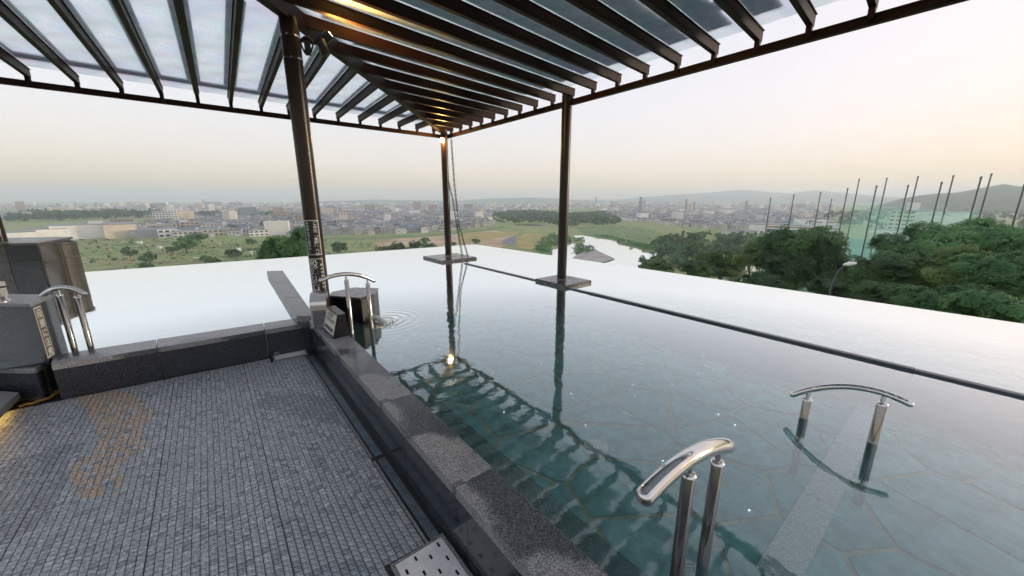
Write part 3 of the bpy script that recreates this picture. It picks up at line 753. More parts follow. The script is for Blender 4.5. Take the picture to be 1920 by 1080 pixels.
mb = MB(); arch_prism(mb, dc, sb, nb, .165, .13, hd * .62, hd); mb.build('body', M['brushed'], e, origin=dc)
mb = MB(); mb.box(dc + nb * .068 + Z3 * hd * .28, (.125, .012, hd * .50), ax=(sb, nb, Z3)); mb.build('recess_panel', M['steel_dark'], e, origin=dc)
mb = MB(); mb.box(dc + Z3 * .006, (.20, .17, .012), ax=(sb, nb, Z3)); mb.build('base_plate', M['gutter'], e, origin=dc)

g0, g1, g2 = at(602, 613, ZT), at(625, 636, ZT), at(656, 628, ZT)
gu = (g1 - g0).normalized(); gv = (g2 - g1); gw = gv.length * .95; gv.normalize(); gl_ = (g1 - g0).length * .80
g0 = g1 - gu * gl_; hw = .235
e = empty('notice_wedge', g0.lerp(g2, .5), 'black wedge stand with a white notice plate beside the spout block', 'sign')
mb = MB(); pr = [(0, 0), (gw, 0), (gw * .92, hw), (gw * .42, hw)]
vs = [g0 + gu * (s * gl_) + gv * x + Z3 * z for s in (0, 1) for x, z in pr]
mb.add(vs, [(0, 1, 2, 3), (7, 6, 5, 4), (0, 4, 5, 1), (1, 5, 6, 2), (2, 6, 7, 3), (3, 7, 4, 0)]); mb.build('stand', M['black'], e, origin=g0)
p0, p1 = Vector(vs[0]), Vector(vs[3]); up_ = (p1 - p0); ph = up_.length; up_.normalize(); nr = gu.cross(up_).normalized()
if nr.dot(Vector((0, 0, CAMZ)) - p0) < 0: nr = -nr
def onplate(x, y, l): return p0 + gu * (gl_ / 2 + x) + up_ * y + nr * l
mb = MB(); x_, y0_, y1_ = gl_ / 2 * .94, .028, ph - .012
q = [onplate(-x_, y0_, .001), onplate(x_, y0_, .001), onplate(x_, y1_, .001), onplate(-x_, y1_, .001)]
mb.add(q + [Vector(v) + nr * .004 for v in q], [(3, 2, 1, 0), (4, 5, 6, 7), (0, 1, 5, 4), (1, 2, 6, 5), (2, 3, 7, 6), (3, 0, 4, 7)]); pl = mb.build('notice_plate', M['plate_white'], e, origin=p0)
def plate_text(txt, size, y, bold):
    V_, F_ = text_mesh(txt, size, bold, False, 1.0); mb = MB(); mb.add([onplate(a, b + y, .0065) for a, b in V_], F_); o = mb.build('lettering', M['black_print'], pl, origin=p0); o.matrix_parent_inverse = Matrix.Translation(-p0)
plate_text('天然温泉', .042, ph - .020, .0006)
plate_text('そのままの湯', .048, ph - .072, .0008)
mb = MB(); q = [onplate(-x_ * .82, .045, .006), onplate(x_ * .82, .045, .006), onplate(x_ * .82, .085, .006), onplate(-x_ * .82, .085, .006)]; mb.add(q, [(0, 1, 2, 3)])
o = mb.build('text_bar', M['grey_print'], pl, origin=p0); o.matrix_parent_inverse = Matrix.Translation(-p0)

sp = [at(x, y, ZW) for x, y in ((624, 602), (680, 607), (704, 598))]
hx = sp + [sp[2] + Vector((-.05, .30, 0)), sp[0] + Vector((.12, .42, 0)), sp[0] + Vector((-.06, .18, 0))]
zt_ = zat(sp[1].y, 558)
e = empty('spout_block', sum(hx, Vector()) / 6 - Vector((0, 0, .0)), 'black hexagonal stone block with water spout beside the near column', 'spout')
mb = MB(); mb.prism(hx, ZB, zt_ - .022); mb.build('body', M['black'], e, origin=sp[1])
mb = MB(); mb.prism(inset([(p.x, p.y) for p in hx], -.008) if sum(hx[i].x * hx[(i + 1) % 6].y - hx[(i + 1) % 6].x * hx[i].y for i in range(6)) > 0 else [(p.x, p.y) for p in hx], zt_ - .02, zt_, bev=.004); mb.build('cap_slab', M['plinth'], e, origin=sp[1])
a_, b_ = sp[1], sp[2]; fd = (b_ - a_).normalized(); fn = Vector((fd.y, -fd.x, 0))
mb = MB(); mb.box((a_ + b_) / 2 + fn * .004 + Z3 * ((zt_ - ZW) / 2 - .01), ((b_ - a_).length * .92, .008, (zt_ - ZW) * .86), ax=(fd, fn, Z3)); mb.build('side_plate', M['bronze_slat'], e, origin=a_)
mb = MB(); c_ = (a_ + b_) / 2 + fd * .03 + Z3 * .05; mb.tube([c_ - fn * .01, c_ + fn * .05], .028, 12); mb.build('spout_mouth', M['steel_dark'], e, origin=c_)
# gush of water from the spout
mb = MB(); P0 = c_ + fn * .05
path = [P0 + fn * (.22 * k) + Z3 * (.012 * k - .09 * k * k) for k in np.linspace(0, .95, 8)]
mb.tube(path, [.026, .027, .029, .031, .034, .038, .043, .05], 10)
for k in range(70):
    a = random.uniform(0, 6.28); rr = abs(random.gauss(0, .10)); q = Vector((path[-1].x, path[-1].y, ZW)) + Vector((math.cos(a) * rr, math.sin(a) * rr, random.uniform(0, .012)))
    s = random.uniform(.004, .013); mb.lathe([(s * .3, -s * .4), (s, 0), (s * .4, s * .5)], q, 6)
tag(mb.build('splash', M['foam'], origin=P0), 'white splash where the spout pours into the pool', 'splash', kind='stuff')

# ------------------------------------------------------------------ round grates and fibre lights on the pool floor
def grate(px, py, r, label, z=ZB + .02):
    c = at(px, py, z); e = empty('floor_grate', c, label, 'grate', 'round grates in the pool floor')
    mb = MB(); mb.lathe([(r, -.02), (r, .008), (r * .93, .011), (r * .90, .007)], c, 28); mb.build('disc', M['drain'], e, origin=c)
    mb = MB(); s = r / 3.6
    for i in range(-3, 4):
        for j in range(-3, 4):
            x, y = (i + (.5 if j % 2 else 0)) * s, j * s
            if math.hypot(x, y) < r * .80:
                a = random.choice((0.3, 1.2)); d = Vector((math.cos(a), math.sin(a), 0)); mb.box(c + Vector((x, y, .0078)), (s * .6, s * .24, .003), ax=(d, Vector((-d.y, d.x, 0)), Z3))
    mb.build('slots', M['slot'], e, origin=c)
grate(1117, 839, .096, 'round white grate on the pool floor left of the near handrail')
grate(1340, 687, .115, 'round white grate towards the dark bar right of centre')
grate(778, 626, .085, 'faint round grate near the ripples of the spout')
grate(1010, 576, .10, 'faint round grate left of the right hand column plinth')
grate(1292, 1074, .07, 'round grate behind the posts of the nearest handrail')
for i, (px, py) in enumerate([(945, 773), (1405, 957), (1071, 738), (1015, 682), (923, 700), (1347, 777), (1378, 797), (1243, 864), (1186, 722), (882, 683), (855, 713), (1098, 797), (1262, 722), (1190, 742), (1122, 625), (1399, 690), (1220, 610), (1318, 668), (735, 637), (762, 640), (1500, 742), (1310, 700), (824, 655), (869, 648)]):
    c = at(px, py, ZB + .008); mb = MB(); mb.lathe([(.004, 0), (.0045, .003), (.002, .005)], c, 8)
    tag(mb.build('fibre_light', M['star'], origin=c), 'tiny white point of light set in the pool floor', 'light', 'fibre lights in the pool floor')

# ------------------------------------------------------------------ left side: stone block, pedestal, ledge, step
wA, wB = at(91, 535, ZW), at(150, 514, ZW); wd_ = (wB - wA).normalized(); wn_ = Vector((wd_.y, -wd_.x, 0))
if wn_.dot(-wA) < 0: wn_ = -wn_
zw_t = zat(wA.y, 456); Lf = 3.6
left_dir = (Vector((-.98, -.20, 0))).normalized()
sb_ = empty('stone_block', wA.lerp(wB, .5) - Vector((0, 0, .3)), 'grey stone clad block standing in the left basin', 'wall')
mb = MB(); back = wB + left_dir * Lf; mb.prism([wA, wB, back, wA + left_dir * Lf], ZB, zw_t - .03); mb.build('core', M['stone_clad'], sb_)
mb = MB(); o_ = .02
mb.prism(inset([(p.x, p.y) for p in (wA, wA + left_dir * Lf, back, wB)], -.025) if False else [wA - left_dir * .03 - wd_ * .03, wB - left_dir * .03 + wd_ * .03, back + wd_ * .03, wA + left_dir * Lf - wd_ * .03], zw_t - .028, zw_t + .01, bev=.006); mb.build('coping', M['stone_clad'], sb_, origin=wA)
fl_ = (wB - wA).length
lfn = Vector((left_dir.y, -left_dir.x, 0))
if lfn.dot(-wA) < 0: lfn = -lfn
Hs = zw_t - .03 - ZW
for (s0, s1) in ((0, .42), (.42, .9), (.9, 1.5), (1.5, 2.1), (2.1, 2.8)):
    for (h0, h1) in ((-.2, Hs * .62), (Hs * .62, Hs)):
        c = wA + left_dir * ((s0 + s1) / 2) + lfn * .012 + Z3 * ((h0 + h1) / 2); mb = MB(); mb.box(c, (s1 - s0 - .008, .02, h1 - h0 - .008), ax=(left_dir, lfn, Z3)); mb.build('stone_panel', M['stone_clad'] if (s0 != .0) else M['granite_wall'], sb_, origin=c)
for (s0, s1) in ((0, .40), (.40, .66)):
    for (h0, h1) in ((-.2, Hs * .55), (Hs * .55, Hs)):
        c = wA + wd_ * ((s0 + s1) / 2 * fl_ / .7) + wn_ * .012 + Z3 * ((h0 + h1) / 2); mb = MB(); mb.box(c, ((s1 - s0) * fl_ / .7 - .008, .02, h1 - h0 - .008), ax=(wd_, wn_, Z3)); mb.build('stone_panel', M['stone_clad'], sb_, origin=c)
# slatted half-round screen at the far end of the block
sc_c = at(124, 521, ZW); zs = zat(sc_c.y, 448)
e = empty('slatted_screen', sc_c, 'curved screen of upright bronze slats at the end of the stone block', 'screen')
for k in range(22):
    a = R(-150 + k * 13); p = sc_c + Vector((math.cos(a) * .24, math.sin(a) * .24 , 0)); d = Vector((-math.sin(a), math.cos(a), 0)); n_ = Vector((math.cos(a), math.sin(a), 0))
    mb = MB(); mb.box(p + Z3 * ((zs - ZW) * .45), (.055, .012, (zs - ZW) * .9), ax=(d, n_, Z3)); mb.build('slat', M['bronze_slat'], e, origin=p)
for zz, w_ in ((.90, .035), (.55, .02)):
    mb = MB(); mb.tube([sc_c + Vector((math.cos(a) * .248, math.sin(a) * .248, (zs - ZW) * zz)) for a in np.linspace(R(-155), R(130), 30)], w_ * .5, 8); mb.build('band', M['stone_clad'], e, origin=sc_c)

# black pedestal with an upright lettered edge
pF, pR_ = at(89, 677, ZC), at(101, 669, ZC); zp_t = zat(pF.y, 569)
pl_dir = Vector((-1, .05, 0)); pdep = (pR_ - pF).normalized()
e = empty('pedestal', pF, 'black granite pedestal with a lettered strip on its edge at the left', 'pedestal')
body = [pF, pF + pl_dir * .75, pF + pl_dir * .75 + pdep * .36, pF + pdep * .36]
mb = MB(); mb.prism(body, ZC - .02, zp_t - .03); mb.build('body', M['granite_wall'], e, origin=pF)
mb = MB(); mb.prism([p + Vector((dx, dy, 0)) for p, dx, dy in zip(body, (.008, 0, 0, .008), (-.008, -.008, .008, .008))], zp_t - .028, zp_t, bev=.006); mb.build('cap_slab', M['granite_pale'], e, origin=pF)
sn = Vector((pdep.y, -pdep.x, 0)); sw2 = .118; hh = zp_t - .03 - ZC
def edge_pt(x, z, l): return pF + pdep * (.012 + sw2 / 2 + x) + Z3 * z + sn * l
for nm, b, l, m_ in (('strip_border', 0, .003, M['plate_white']), ('strip_ground', .010, .005, M['grey_print'])):
    q = [edge_pt(-sw2 / 2 + b, .02 + b, l), edge_pt(sw2 / 2 - b, .02 + b, l), edge_pt(sw2 / 2 - b, hh - .02 - b, l), edge_pt(-sw2 / 2 + b, hh - .02 - b, l)]
    mb = MB(); mb.add(q, [(0, 1, 2, 3)]); mb.build(nm, m_, e, origin=pF)
V_, F_ = text_mesh('段差に注意', .082, .0016, True, 1.1); mb = MB(); mb.add([edge_pt(x, y + hh - .045, .0065) for x, y in V_], F_); mb.build('lettering', M['plate_white'], e, origin=pF)
# faucet on the pedestal at the picture edge
fc = at(4, 566, zp_t); e = empty('faucet', fc, 'steel faucet cut by the left picture edge on the pedestal', 'faucet')
mb = MB(); mb.lathe([(.05, 0), (.05, .012), (.034, .02), (.034, .13)], fc, 18); mb.build('body', M['brushed'], e, origin=fc)
mb = MB(); mb.box(fc + Vector((.0, -.01, .155)), (.12, .05, .05)); mb.box(fc + Vector((.045, -.01, .10)), (.03, .045, .09)); mb.build('spout', M['brushed'], e, origin=fc)

# ledge running out of the picture at the left, its rounded corner, the step with a light under its nose
qa, qb = at(76, 748, 0), at(103, 729, 0)
lz = zat(qa.y, 692)
e = empty('stone_ledge', qa, 'dark stone ledge with rounded corner below the black pedestal', 'ledge')
ldv = Vector((-1, .02, 0))
arc = [qa + ldv * 1.2, qa + ldv * .02] + [qa.lerp(qb, k) + Vector((.06 * math.sin(k * math.pi), -.05 * math.sin(k * math.pi), 0)) for k in np.linspace(.15, .85, 6)] + [qb + Vector((.01, .03, 0)), qb + Vector((-.02, .25, 0)), qb + Vector((-1.2, .3, 0))]
mb = MB(); mb.prism(arc, -.02, lz - .045); mb.build('body', M['granite_wall'], e, origin=qa)
mb = MB(); mb.prism(arc, lz - .043, lz, bev=.01); mb.build('coping_slab', M['granite_pale'], e, origin=qa)
mb = MB(); po = at(6, 678, lz); mb.tube([po, po + Z3 * .35], .02, 12); mb.build('post', M['brushed'], e, origin=po)
ta, tb = at(42, 757, .0), at(0, 800, .0)
e = empty('stone_step', ta, 'pale speckled stone step with a warm light under its edge at the left', 'step')
zs_ = zat(ta.y, 735)
sd_ = (tb - ta).normalized()
q = [ta, ta + sd_ * 1.2, ta + sd_ * 1.2 + Vector((-1.2, .3, 0)), ta + Vector((-1.2, .15, 0))]
mb = MB(); mb.prism(q, zs_ - .06, zs_, bev=.006); mb.build('tread', M['granite_pale'], e, origin=ta)
ins_ = Vector((-.10, .03, 0)); mb = MB(); mb.prism([p + ins_ for p in q], -.02, zs_ - .062); mb.build('riser', M['granite_wall'], e, origin=ta)
mb = MB(); mb.bar(ta + sd_ * .15 + Vector((-.06, .0, zs_ - .075)), ta + sd_ * .9 + Vector((-.06, .0, zs_ - .075)), .02, .012); mb.build('light_strip', emit('step_light', (1, .62, .16), .9), e, origin=ta)
hp = [at(x, y, .014) for x, y in ((38, 762), (48, 758), (60, 757), (72, 752), (84, 749), (95, 745), (104, 738), (112, 736), (104, 733))]
mb = MB(); mb.tube(hp, .011, 8); tag(mb.build('hose', M['hose'], origin=hp[0]), 'thin yellow hose lying on the tiles below the rounded ledge', 'hose')

# ================================================================== the country below the terrace
ZG = -43.0
def sm(a, b, x): t = min(1, max(0, (x - a) / (b - a))); return t * t * (3 - 2 * t)
def ter(x, y):
    r = math.hypot(x, y); az = math.degrees(math.atan2(x, y))
    z = ZG + 37 * (1 - sm(14, 190, r))
    k = sm(24, 36, az) * (1 - sm(230, 330, r)) * sm(20, 90, r)       # shelf of the driving range on the right
    z = z * (1 - k) + k * (-21 + 9 * (1 - sm(40, 110, r)))
    return z
M['ground'] = mat('meadow_ground', (.16, .24, .07), .9, var=.0, scale=.05, col2=(.30, .30, .11), detail=12)
M['ground_far'] = M['ground']
rs_ = list(np.linspace(9, 60, 12)) + list(np.linspace(70, 400, 26)) + [460, 540, 640, 780, 950, 1200, 1600, 2200, 3200, 5000, 8000, 14000, 26000]
azs = list(range(-100, 181 - 0, 3))
azs = [a * 1. for a in range(-180, 181, 3)]
vs = [(math.sin(R(a)) * r, math.cos(R(a)) * r, ter(math.sin(R(a)) * r, math.cos(R(a)) * r) if r < 3000 else ZG) for r in rs_ for a in azs]
na = len(azs); fs = [(i * na + j, i * na + j + 1, (i + 1) * na + j + 1, (i + 1) * na + j) for i in range(len(rs_) - 1) for j in range(na - 1)]
mb = MB(); mb.add(vs, fs, 0, True); g_ = struct(mb.build('ground', M['ground']))
if g_.data.polygons[5].normal.z < 0: g_.data.flip_normals()

def sheet(name, pts, z, m, n=None):
    P = px_poly(pts, z); mb = MB(); mb.add([(p.x, p.y, z) for p in P], [tuple(range(len(P)))]); o = struct(mb.build(name, m))
    if o.data.polygons[0].normal.z < 0: o.data.flip_normals()
    return o
def z6(l): return [(860 + x / 4, 300 + y / 4) for x, y in l]
M['river'] = water_mat('river_water', 8., (.6, .7, .65), Vector((0, 0, 9999)), 4.)
M['sand'] = mat('sports_sand', (.44, .33, .20), .9, var=.25, scale=.03)
M['ochre'] = mat('ochre_grass', (.46, .33, .09), .9, col2=(.24, .23, .08), scale=.05, detail=8)
M['gravel'] = mat('river_gravel', (.36, .33, .30), .9, var=.25, scale=.1)
M['meadow'] = mat('meadow', (.12, .20, .065), .9, col2=(.19, .23, .085), scale=.05, detail=8)
M['asphalt'] = mat('path_asphalt', (.20, .19, .19), .9, var=.1, scale=.2)
RIVER = z6([(840, 568), (930, 565), (1010, 580), (1060, 590), (1130, 595), (1190, 612), (1240, 640), (1300, 655), (1400, 685), (1470, 690), (1515, 715), (1560, 800), (1500, 1000), (900, 1000), (640, 800), (684, 706), (692, 675), (740, 665), (812, 640), (830, 625), (900, 630), (945, 622), (948, 600), (900, 588)])
RIV2 = z6([(165, 425), (210, 418), (262, 428), (285, 440), (350, 462), (345, 472), (300, 462), (240, 446), (180, 436)])
RIV3 = z6([(420, 484), (520, 481), (640, 487), (648, 494), (560, 493), (440, 490)])
sheet('river', RIVER, ZG + .25, M['river'])
sheet('river_bend', RIV2, ZG + .25, M['river']); sheet('river_reach', RIV3, ZG + .25, M['river'])
SAND = [(700, 456), (760, 443), (860, 437), (930, 432), (948, 436), (965, 440), (952, 447), (960, 455), (930, 468), (905, 480), (800, 480), (715, 468)]
sheet('sports_ground', SAND, ZG + .15, M['sand'])
OCHRE = z6([(440, 600), (470, 560), (540, 548), (640, 570), (665, 610), (640, 655), (560, 672), (470, 668), (425, 640)])
sheet('ochre_field', OCHRE, ZG + .22, M['ochre'])
OCH2 = z6([(0, 545), (200, 540), (380, 545), (450, 535), (440, 555), (330, 575), (200, 600), (60, 625), (0, 625)])
sheet('dry_field', OCH2, ZG + .19, M['ochre'])
sheet('gravel_bar', z6([(852, 735), (885, 712), (940, 688), (1010, 662), (1085, 700), (1172, 740), (1120, 760), (1040, 772), (960, 760)]), ZG + .6, M['gravel'])
sheet('field_path', z6([(330, 600), (425, 565), (432, 600), (420, 640), (320, 625)]), ZG + .24, M['asphalt'])
MEADOW = z6([(880, 510), (960, 500), (1100, 500), (1240, 500), (1400, 515), (1520, 545), (1640, 600), (1700, 650), (1560, 700), (1480, 690), (1380, 670), (1240, 635), (1190, 605), (1060, 580), (930, 560)])
sheet('river_meadow', MEADOW, ZG + .12, M['meadow'])
sheet('levee', [(560, 446), (700, 444), (800, 440), (900, 430), (945, 424), (950, 427), (905, 434), (800, 444), (700, 449), (560, 451)], ZG + .3, M['meadow'])
# river weir seen as two white steps
# ------------------------------------------------------------------ far hills and mountains
def ridge(name, prof, D, depth, m, seed, rough):
    """a hill range: crest heights from the silhouette, falling to the plain in front and behind"""
    rnd = np.random.default_rng(seed); P = []
    xs = np.linspace(prof[0][0], prof[-1][0], 140); ys = np.interp(xs, [p[0] for p in prof], [p[1] for p in prof])
    rows = 12; vs = []
    for i in range(rows):
        k = i / (rows - 1); f = math.sin(math.pi * min(1, k * 1.0)) if k < .5 else math.sin(math.pi * k)
        for x, y in zip(xs, ys):
            p = at_d(x, y, D); d = Vector((p.x, p.y, 0)).normalized(); q = d * (D + (k - .5) * depth)
            top = p.z - ZG; zz = ZG - 2 + top * f ** .8
            zz += rough * top * f * (noise.noise(Vector((q.x, q.y, seed)) * (6. / depth)) * (.0 if abs(k - .5) < .06 else 1) + (.06 * noise.noise(Vector((q.x, q.y, 0)) * (60. / depth))))
            vs.append((q.x, q.y, zz))
    n = len(xs); mb = MB(); mb.add(vs, [(i * n + j, i * n + j + 1, (i + 1) * n + j + 1, (i + 1) * n + j) for i in range(rows - 1) for j in range(n - 1)], 0, True)
    o = struct(mb.build(name, m)); return o
M['hill'] = mat('wooded_hill', (.05, .075, .03), .9, var=.5, scale=.03, detail=10)
ridge('mountains', [(850, 377), (950, 373), (1040, 374), (1150, 375), (1210, 369), (1280, 364), (1340, 360), (1400, 356), (1450, 360), (1480, 363), (1530, 356), (1590, 362), (1640, 367), (1720, 372), (1900, 374), (2600, 376)], 7200, 2400, M['hill'], 5, .25)
ridge('far_hills', [(560, 378), (700, 374), (860, 376), (920, 372), (1000, 370), (1060, 373), (1130, 377), (1250, 376), (1330, 379)], 5600, 1200, M['hill'], 8, .2)
ridge('near_hill', [(1530, 408), (1585, 398), (1640, 387), (1680, 374), (1720, 366), (1760, 362), (1800, 360), (1840, 352), (1885, 344), (1915, 350), (1990, 346), (2100, 350), (2500, 356), (3200, 366), (4600, 384)], 3000, 1800, M['hill'], 11, .2)

# ------------------------------------------------------------------ vegetation
M['leaf_dark'] = leaf_mat('leaf_dark', (.040, .092, .033), (.115, .215, .075), .6)
M['leaf_mid'] = leaf_mat('leaf_mid', (.058, .145, .052), (.165, .320, .115), .6)
M['leaf_olive'] = leaf_mat('leaf_olive', (.072, .130, .042), (.185, .260, .090), .6)
M['leaf_far'] = leaf_mat('leaf_far', (.048, .098, .046), (.110, .175, .075), .08)
M['bark'] = mat('bark', (.06, .045, .032), .9, var=.4, scale=3, stretch=(1, 1, .2))
def quads(cen, nor, size, rng, asp=1.5):
    """leaf-shaped faces: folded rhombs at the given centres"""
    n = len(cen); nor = nor / np.linalg.norm(nor, axis=1)[:, None]
    a = rng.normal(size=(n, 3)); t = np.cross(nor, a); t /= np.linalg.norm(t, axis=1)[:, None]; b = np.cross(nor, t)
    s = size[:, None]
    V_ = np.stack([cen - t * s * asp * .5, cen - b * s * .5 + nor * s * .08, cen + t * s * asp * .5, cen + b * s * .5 + nor * s * .08], 1).reshape(-1, 3)
    F_ = np.arange(4 * n).reshape(n, 4)
    return V_, F_
def mesh_np(name, V_, F_, m):
    me = bpy.data.meshes.new(name); n = len(F_); me.vertices.add(len(V_)); me.vertices.foreach_set('co', V_.astype(np.float32).ravel())
    me.loops.add(4 * n); me.loops.foreach_set('vertex_index', F_.ravel().astype(np.int32)); me.polygons.add(n)
    me.polygons.foreach_set('loop_start', np.arange(0, 4 * n, 4, dtype=np.int32)); me.polygons.foreach_set('loop_total', np.full(n, 4, np.int32))
    me.materials.append(m); me.update(calc_edges=True); return me
def crown_pts(rng, nl, n, flat=.8, core=.45):
    """leaf positions in a crown of radius about 1: clumps on lobes, with gaps"""
    lob = rng.normal(size=(nl, 3)); lob /= np.linalg.norm(lob, axis=1)[:, None]; lob[:, 2] = lob[:, 2] * .85
    lob *= rng.uniform(.40, .74, (nl, 1)); lr = rng.uniform(.26, .46, nl)
    k = rng.integers(0, nl, n); d = rng.normal(size=(n, 3)); d /= np.linalg.norm(d, axis=1)[:, None]
    # sub-clumps on each lobe's skin
    sc = rng.normal(size=(nl * 16, 3)); sc /= np.linalg.norm(sc, axis=1)[:, None]; sc[:, 2] = sc[:, 2] * .7 + .25
    pick = sc[k * 16 + rng.integers(0, 16, n)]; d2 = pick + d * .36; d2 /= np.linalg.norm(d2, axis=1)[:, None]
    r = lr[k] * (rng.uniform(.72, 1.08, n))
    c = lob[k] + d2 * r[:, None]; c[:, 2] *= flat
    nor = d2 * 1.5 + rng.normal(size=(n, 3)) * .42 + np.array([0, 0, .25])
    return c, nor
def crown_mesh(name, seed, nl, n, leaf, m, flat=.8):
    rng = np.random.default_rng(seed); c, nor = crown_pts(rng, nl, n, flat)
    return mesh_np(name, *quads(c, nor, rng.uniform(.7, 1.3, n) * leaf, rng), m)
def trunk_mesh(seed):
    """unit trunk with limbs: from z = -1 up to the crown centre at 0"""
    rnd = random.Random(seed); mb = MB()
    mb.tube([(0, 0, -1), (.01, .01, -.6), (-.01, .0, -.2), (.02, 0, .0)], [.07, .055, .045, .02], 8)
    for k in range(7):
        a = k * .9 + rnd.random(); e = Vector((math.cos(a) * .5, math.sin(a) * .5, rnd.uniform(-.08, .04))); s_ = Vector((0, 0, rnd.uniform(-.5, -.2)))
        mb.tube([s_, s_.lerp(e, .5) + Vector((0, 0, .04)), e], [.03, .02, .008], 6)
    return mb.mesh('trunk', M['bark'])
BIG = [crown_mesh('crown', 20 + i, 18, 26000, .036, M[k], .78) for i, k in enumerate(('leaf_dark', 'leaf_mid', 'leaf_dark', 'leaf_olive'))]
SML = [crown_mesh('crown', 40 + i, 9, 1300, .11, M[k], .8) for i, k in enumerate(('leaf_mid', 'leaf_olive', 'leaf_dark', 'leaf_far'))]
CON = []
TRK = [trunk_mesh(i) for i in range(3)]
def tree(name, px, ptop, D, wpx, label, var, group=None, pool=None, tall=None, base=None, tmesh=None):
    """crown top at the pixel (px, ptop) seen D metres off, wpx pixels wide"""
    p = at_d(px, ptop, D); cd_ = p.y * math.cos(PITCH) - (p.z - CAMZ) * math.sin(PITCH)
    rad = wpx / 2 / FPX * cd_ * 1.12 * math.cos(math.atan2(p.x, p.y)) ** .35
    h = rad * (tall or 1.)
    cz = p.z - h * .64
    gz = base if base is not None else min(ter(p.x, p.y), cz - h)
    e = empty(name, (p.x, p.y, gz), label, 'tree', group); e.rotation_euler.z = 0
    me = (pool or BIG)[var % 4]
    o = bpy.data.objects.new('crown', me); C.objects.link(o); o.parent = e; o.location = (0, 0, cz - gz); o.scale = (rad, rad, h); o.rotation_euler.z = random.uniform(0, 6.28)
    o = bpy.data.objects.new('trunk', TRK[var % 3]); C.objects.link(o); o.parent = e; o.location = (0, 0, cz - gz); o.scale = (rad * .7, rad * .7, max(cz - gz, h))
    return e
GR = 'trees on the slope to the right'
for i, (px, py, D, w_, lb, v, tl) in enumerate([
    (1510, 425, 62, 165, 'tall dense dark tree standing just left of the street lamp', 2, 1.15),
    (1470, 470, 58, 110, 'dark tree crown in front of the leftmost net pole', 0, 1.),
    (1413, 456, 80, 62, 'small olive tree left of the tallest dark tree', 3, 1.2),
    (1356, 470, 90, 95, 'olive green tree beside the small white roof', 3, .9),
    (1310, 486, 85, 70, 'dark green tree low over the pool edge beside the olive tree', 0, .8),
    (1420, 512, 52, 120, 'dark bushy tree low over the pool edge under the tallest tree', 2, .8),
    (1238, 487, 110, 62, 'low olive bush tree at the pool edge beside the river', 3, .7),
    (1590, 478, 64, 120, 'dark tree behind the street lamp', 0, .9),
    (1650, 485, 52, 120, 'dark green tree just right of the street lamp', 2, 1.),
    (1570, 520, 44, 110, 'dark low tree below the street lamp', 0, .8),
    (1700, 438, 60, 130, 'rounded tree below the white factory tower', 1, .95),
    (1775, 416, 62, 150, 'wide tree hiding the foot of the long white factory', 1, .9),
    (1845, 408, 66, 150, 'high green tree crown right of the long factory', 1, .9),
    (1925, 416, 60, 150, 'green tree crown cut by the right picture edge', 1, .9),
    (1715, 476, 44, 150, 'dark tree in the middle of the slope wood', 0, .85),
    (1815, 462, 42, 170, 'brownish green tree in the middle of the right hand wood', 3, .8),
    (1905, 466, 38, 190, 'bright green tree low at the right picture edge', 1, .8),
    (1690, 530, 36, 150, 'small dark tree low over the pool edge right of the lamp', 2, .8),
    (1790, 530, 34, 190, 'broad green tree low over the pool edge at the right', 1, .8),
    (1890, 545, 30, 200, 'nearest green tree in the lower right corner of the wood', 1, .8),
    (2010, 470, 40, 200, 'green tree mostly outside the right picture edge', 1, .9),
    (1640, 560, 40, 90, 'dark shrub tree squeezed over the rim right of the lamp', 0, .8)]):
    tree('broadleaf_tree', px, py, D, w_, lb, v, GR, tall=tl)
tree('broadleaf_tree', 541, 425, 58, 122, 'single dark green tree left of the near column', 1, None, tall=1.35)
tree('broadleaf_tree', 583, 470, 60, 60, 'low side crown of trees hidden behind the near column', 2, None, tall=.9)
for i, (px, py, D, w_, lb, v) in enumerate([
    (790, 443, 190, 62, 'rounded olive green tree left of the far column', 0),
    (742, 452, 200, 50, 'low grey green tree left of the rounded olive tree', 3),
    (714, 458, 210, 40, 'small bush tree just right of the near column signs', 1),
    (846, 452, 230, 22, 'small tree right behind the far column', 2),
    (893, 446, 260, 16, 'tiny dark tree on the edge of the dry sports ground', 2),
    (634, 452, 260, 34, 'dark round tree on the green field right of the near column', 2),
    (362, 434, 420, 40, 'dark tree in front of the long pale factory', 2), (344, 442, 400, 46, 'bushy tree left of the dark factory tree', 0),
    (437, 465, 250, 28, 'dark round tree in the middle of the allotment field', 2), (320, 461, 260, 22, 'dark round bush tree in the left allotments', 2),
    (416, 422, 620, 13, 'small dark tree between the factory blocks', 2), (431, 419, 640, 22, 'round green tree behind the factory blocks', 0),
    (498, 413, 620, 26, 'left one of two round trees among the houses left of the near column', 3), (515, 412, 620, 26, 'right one of two round trees among the houses left of the near column', 3),
    (276, 470, 240, 36, 'green bush tree in the left allotments', 0), (394, 477, 230, 32, 'low bush tree near the pool rim in the allotments', 1),
    (268, 490, 215, 44, 'low bush tree at the pool rim far left', 0), (470, 446, 350, 20, 'low dark bush left of the single big tree', 2), (240, 462, 280, 30, 'left most bush tree in the allotments', 3)]):
    b_ = at(px, py + w_ * .72, ZG); D = math.hypot(b_.x, b_.y)
    tree('field_tree', px, py, D, w_, lb, v, 'trees on the river fields', pool=SML, base=ZG, tall=1.0)
rb = random.Random(12); k = 0
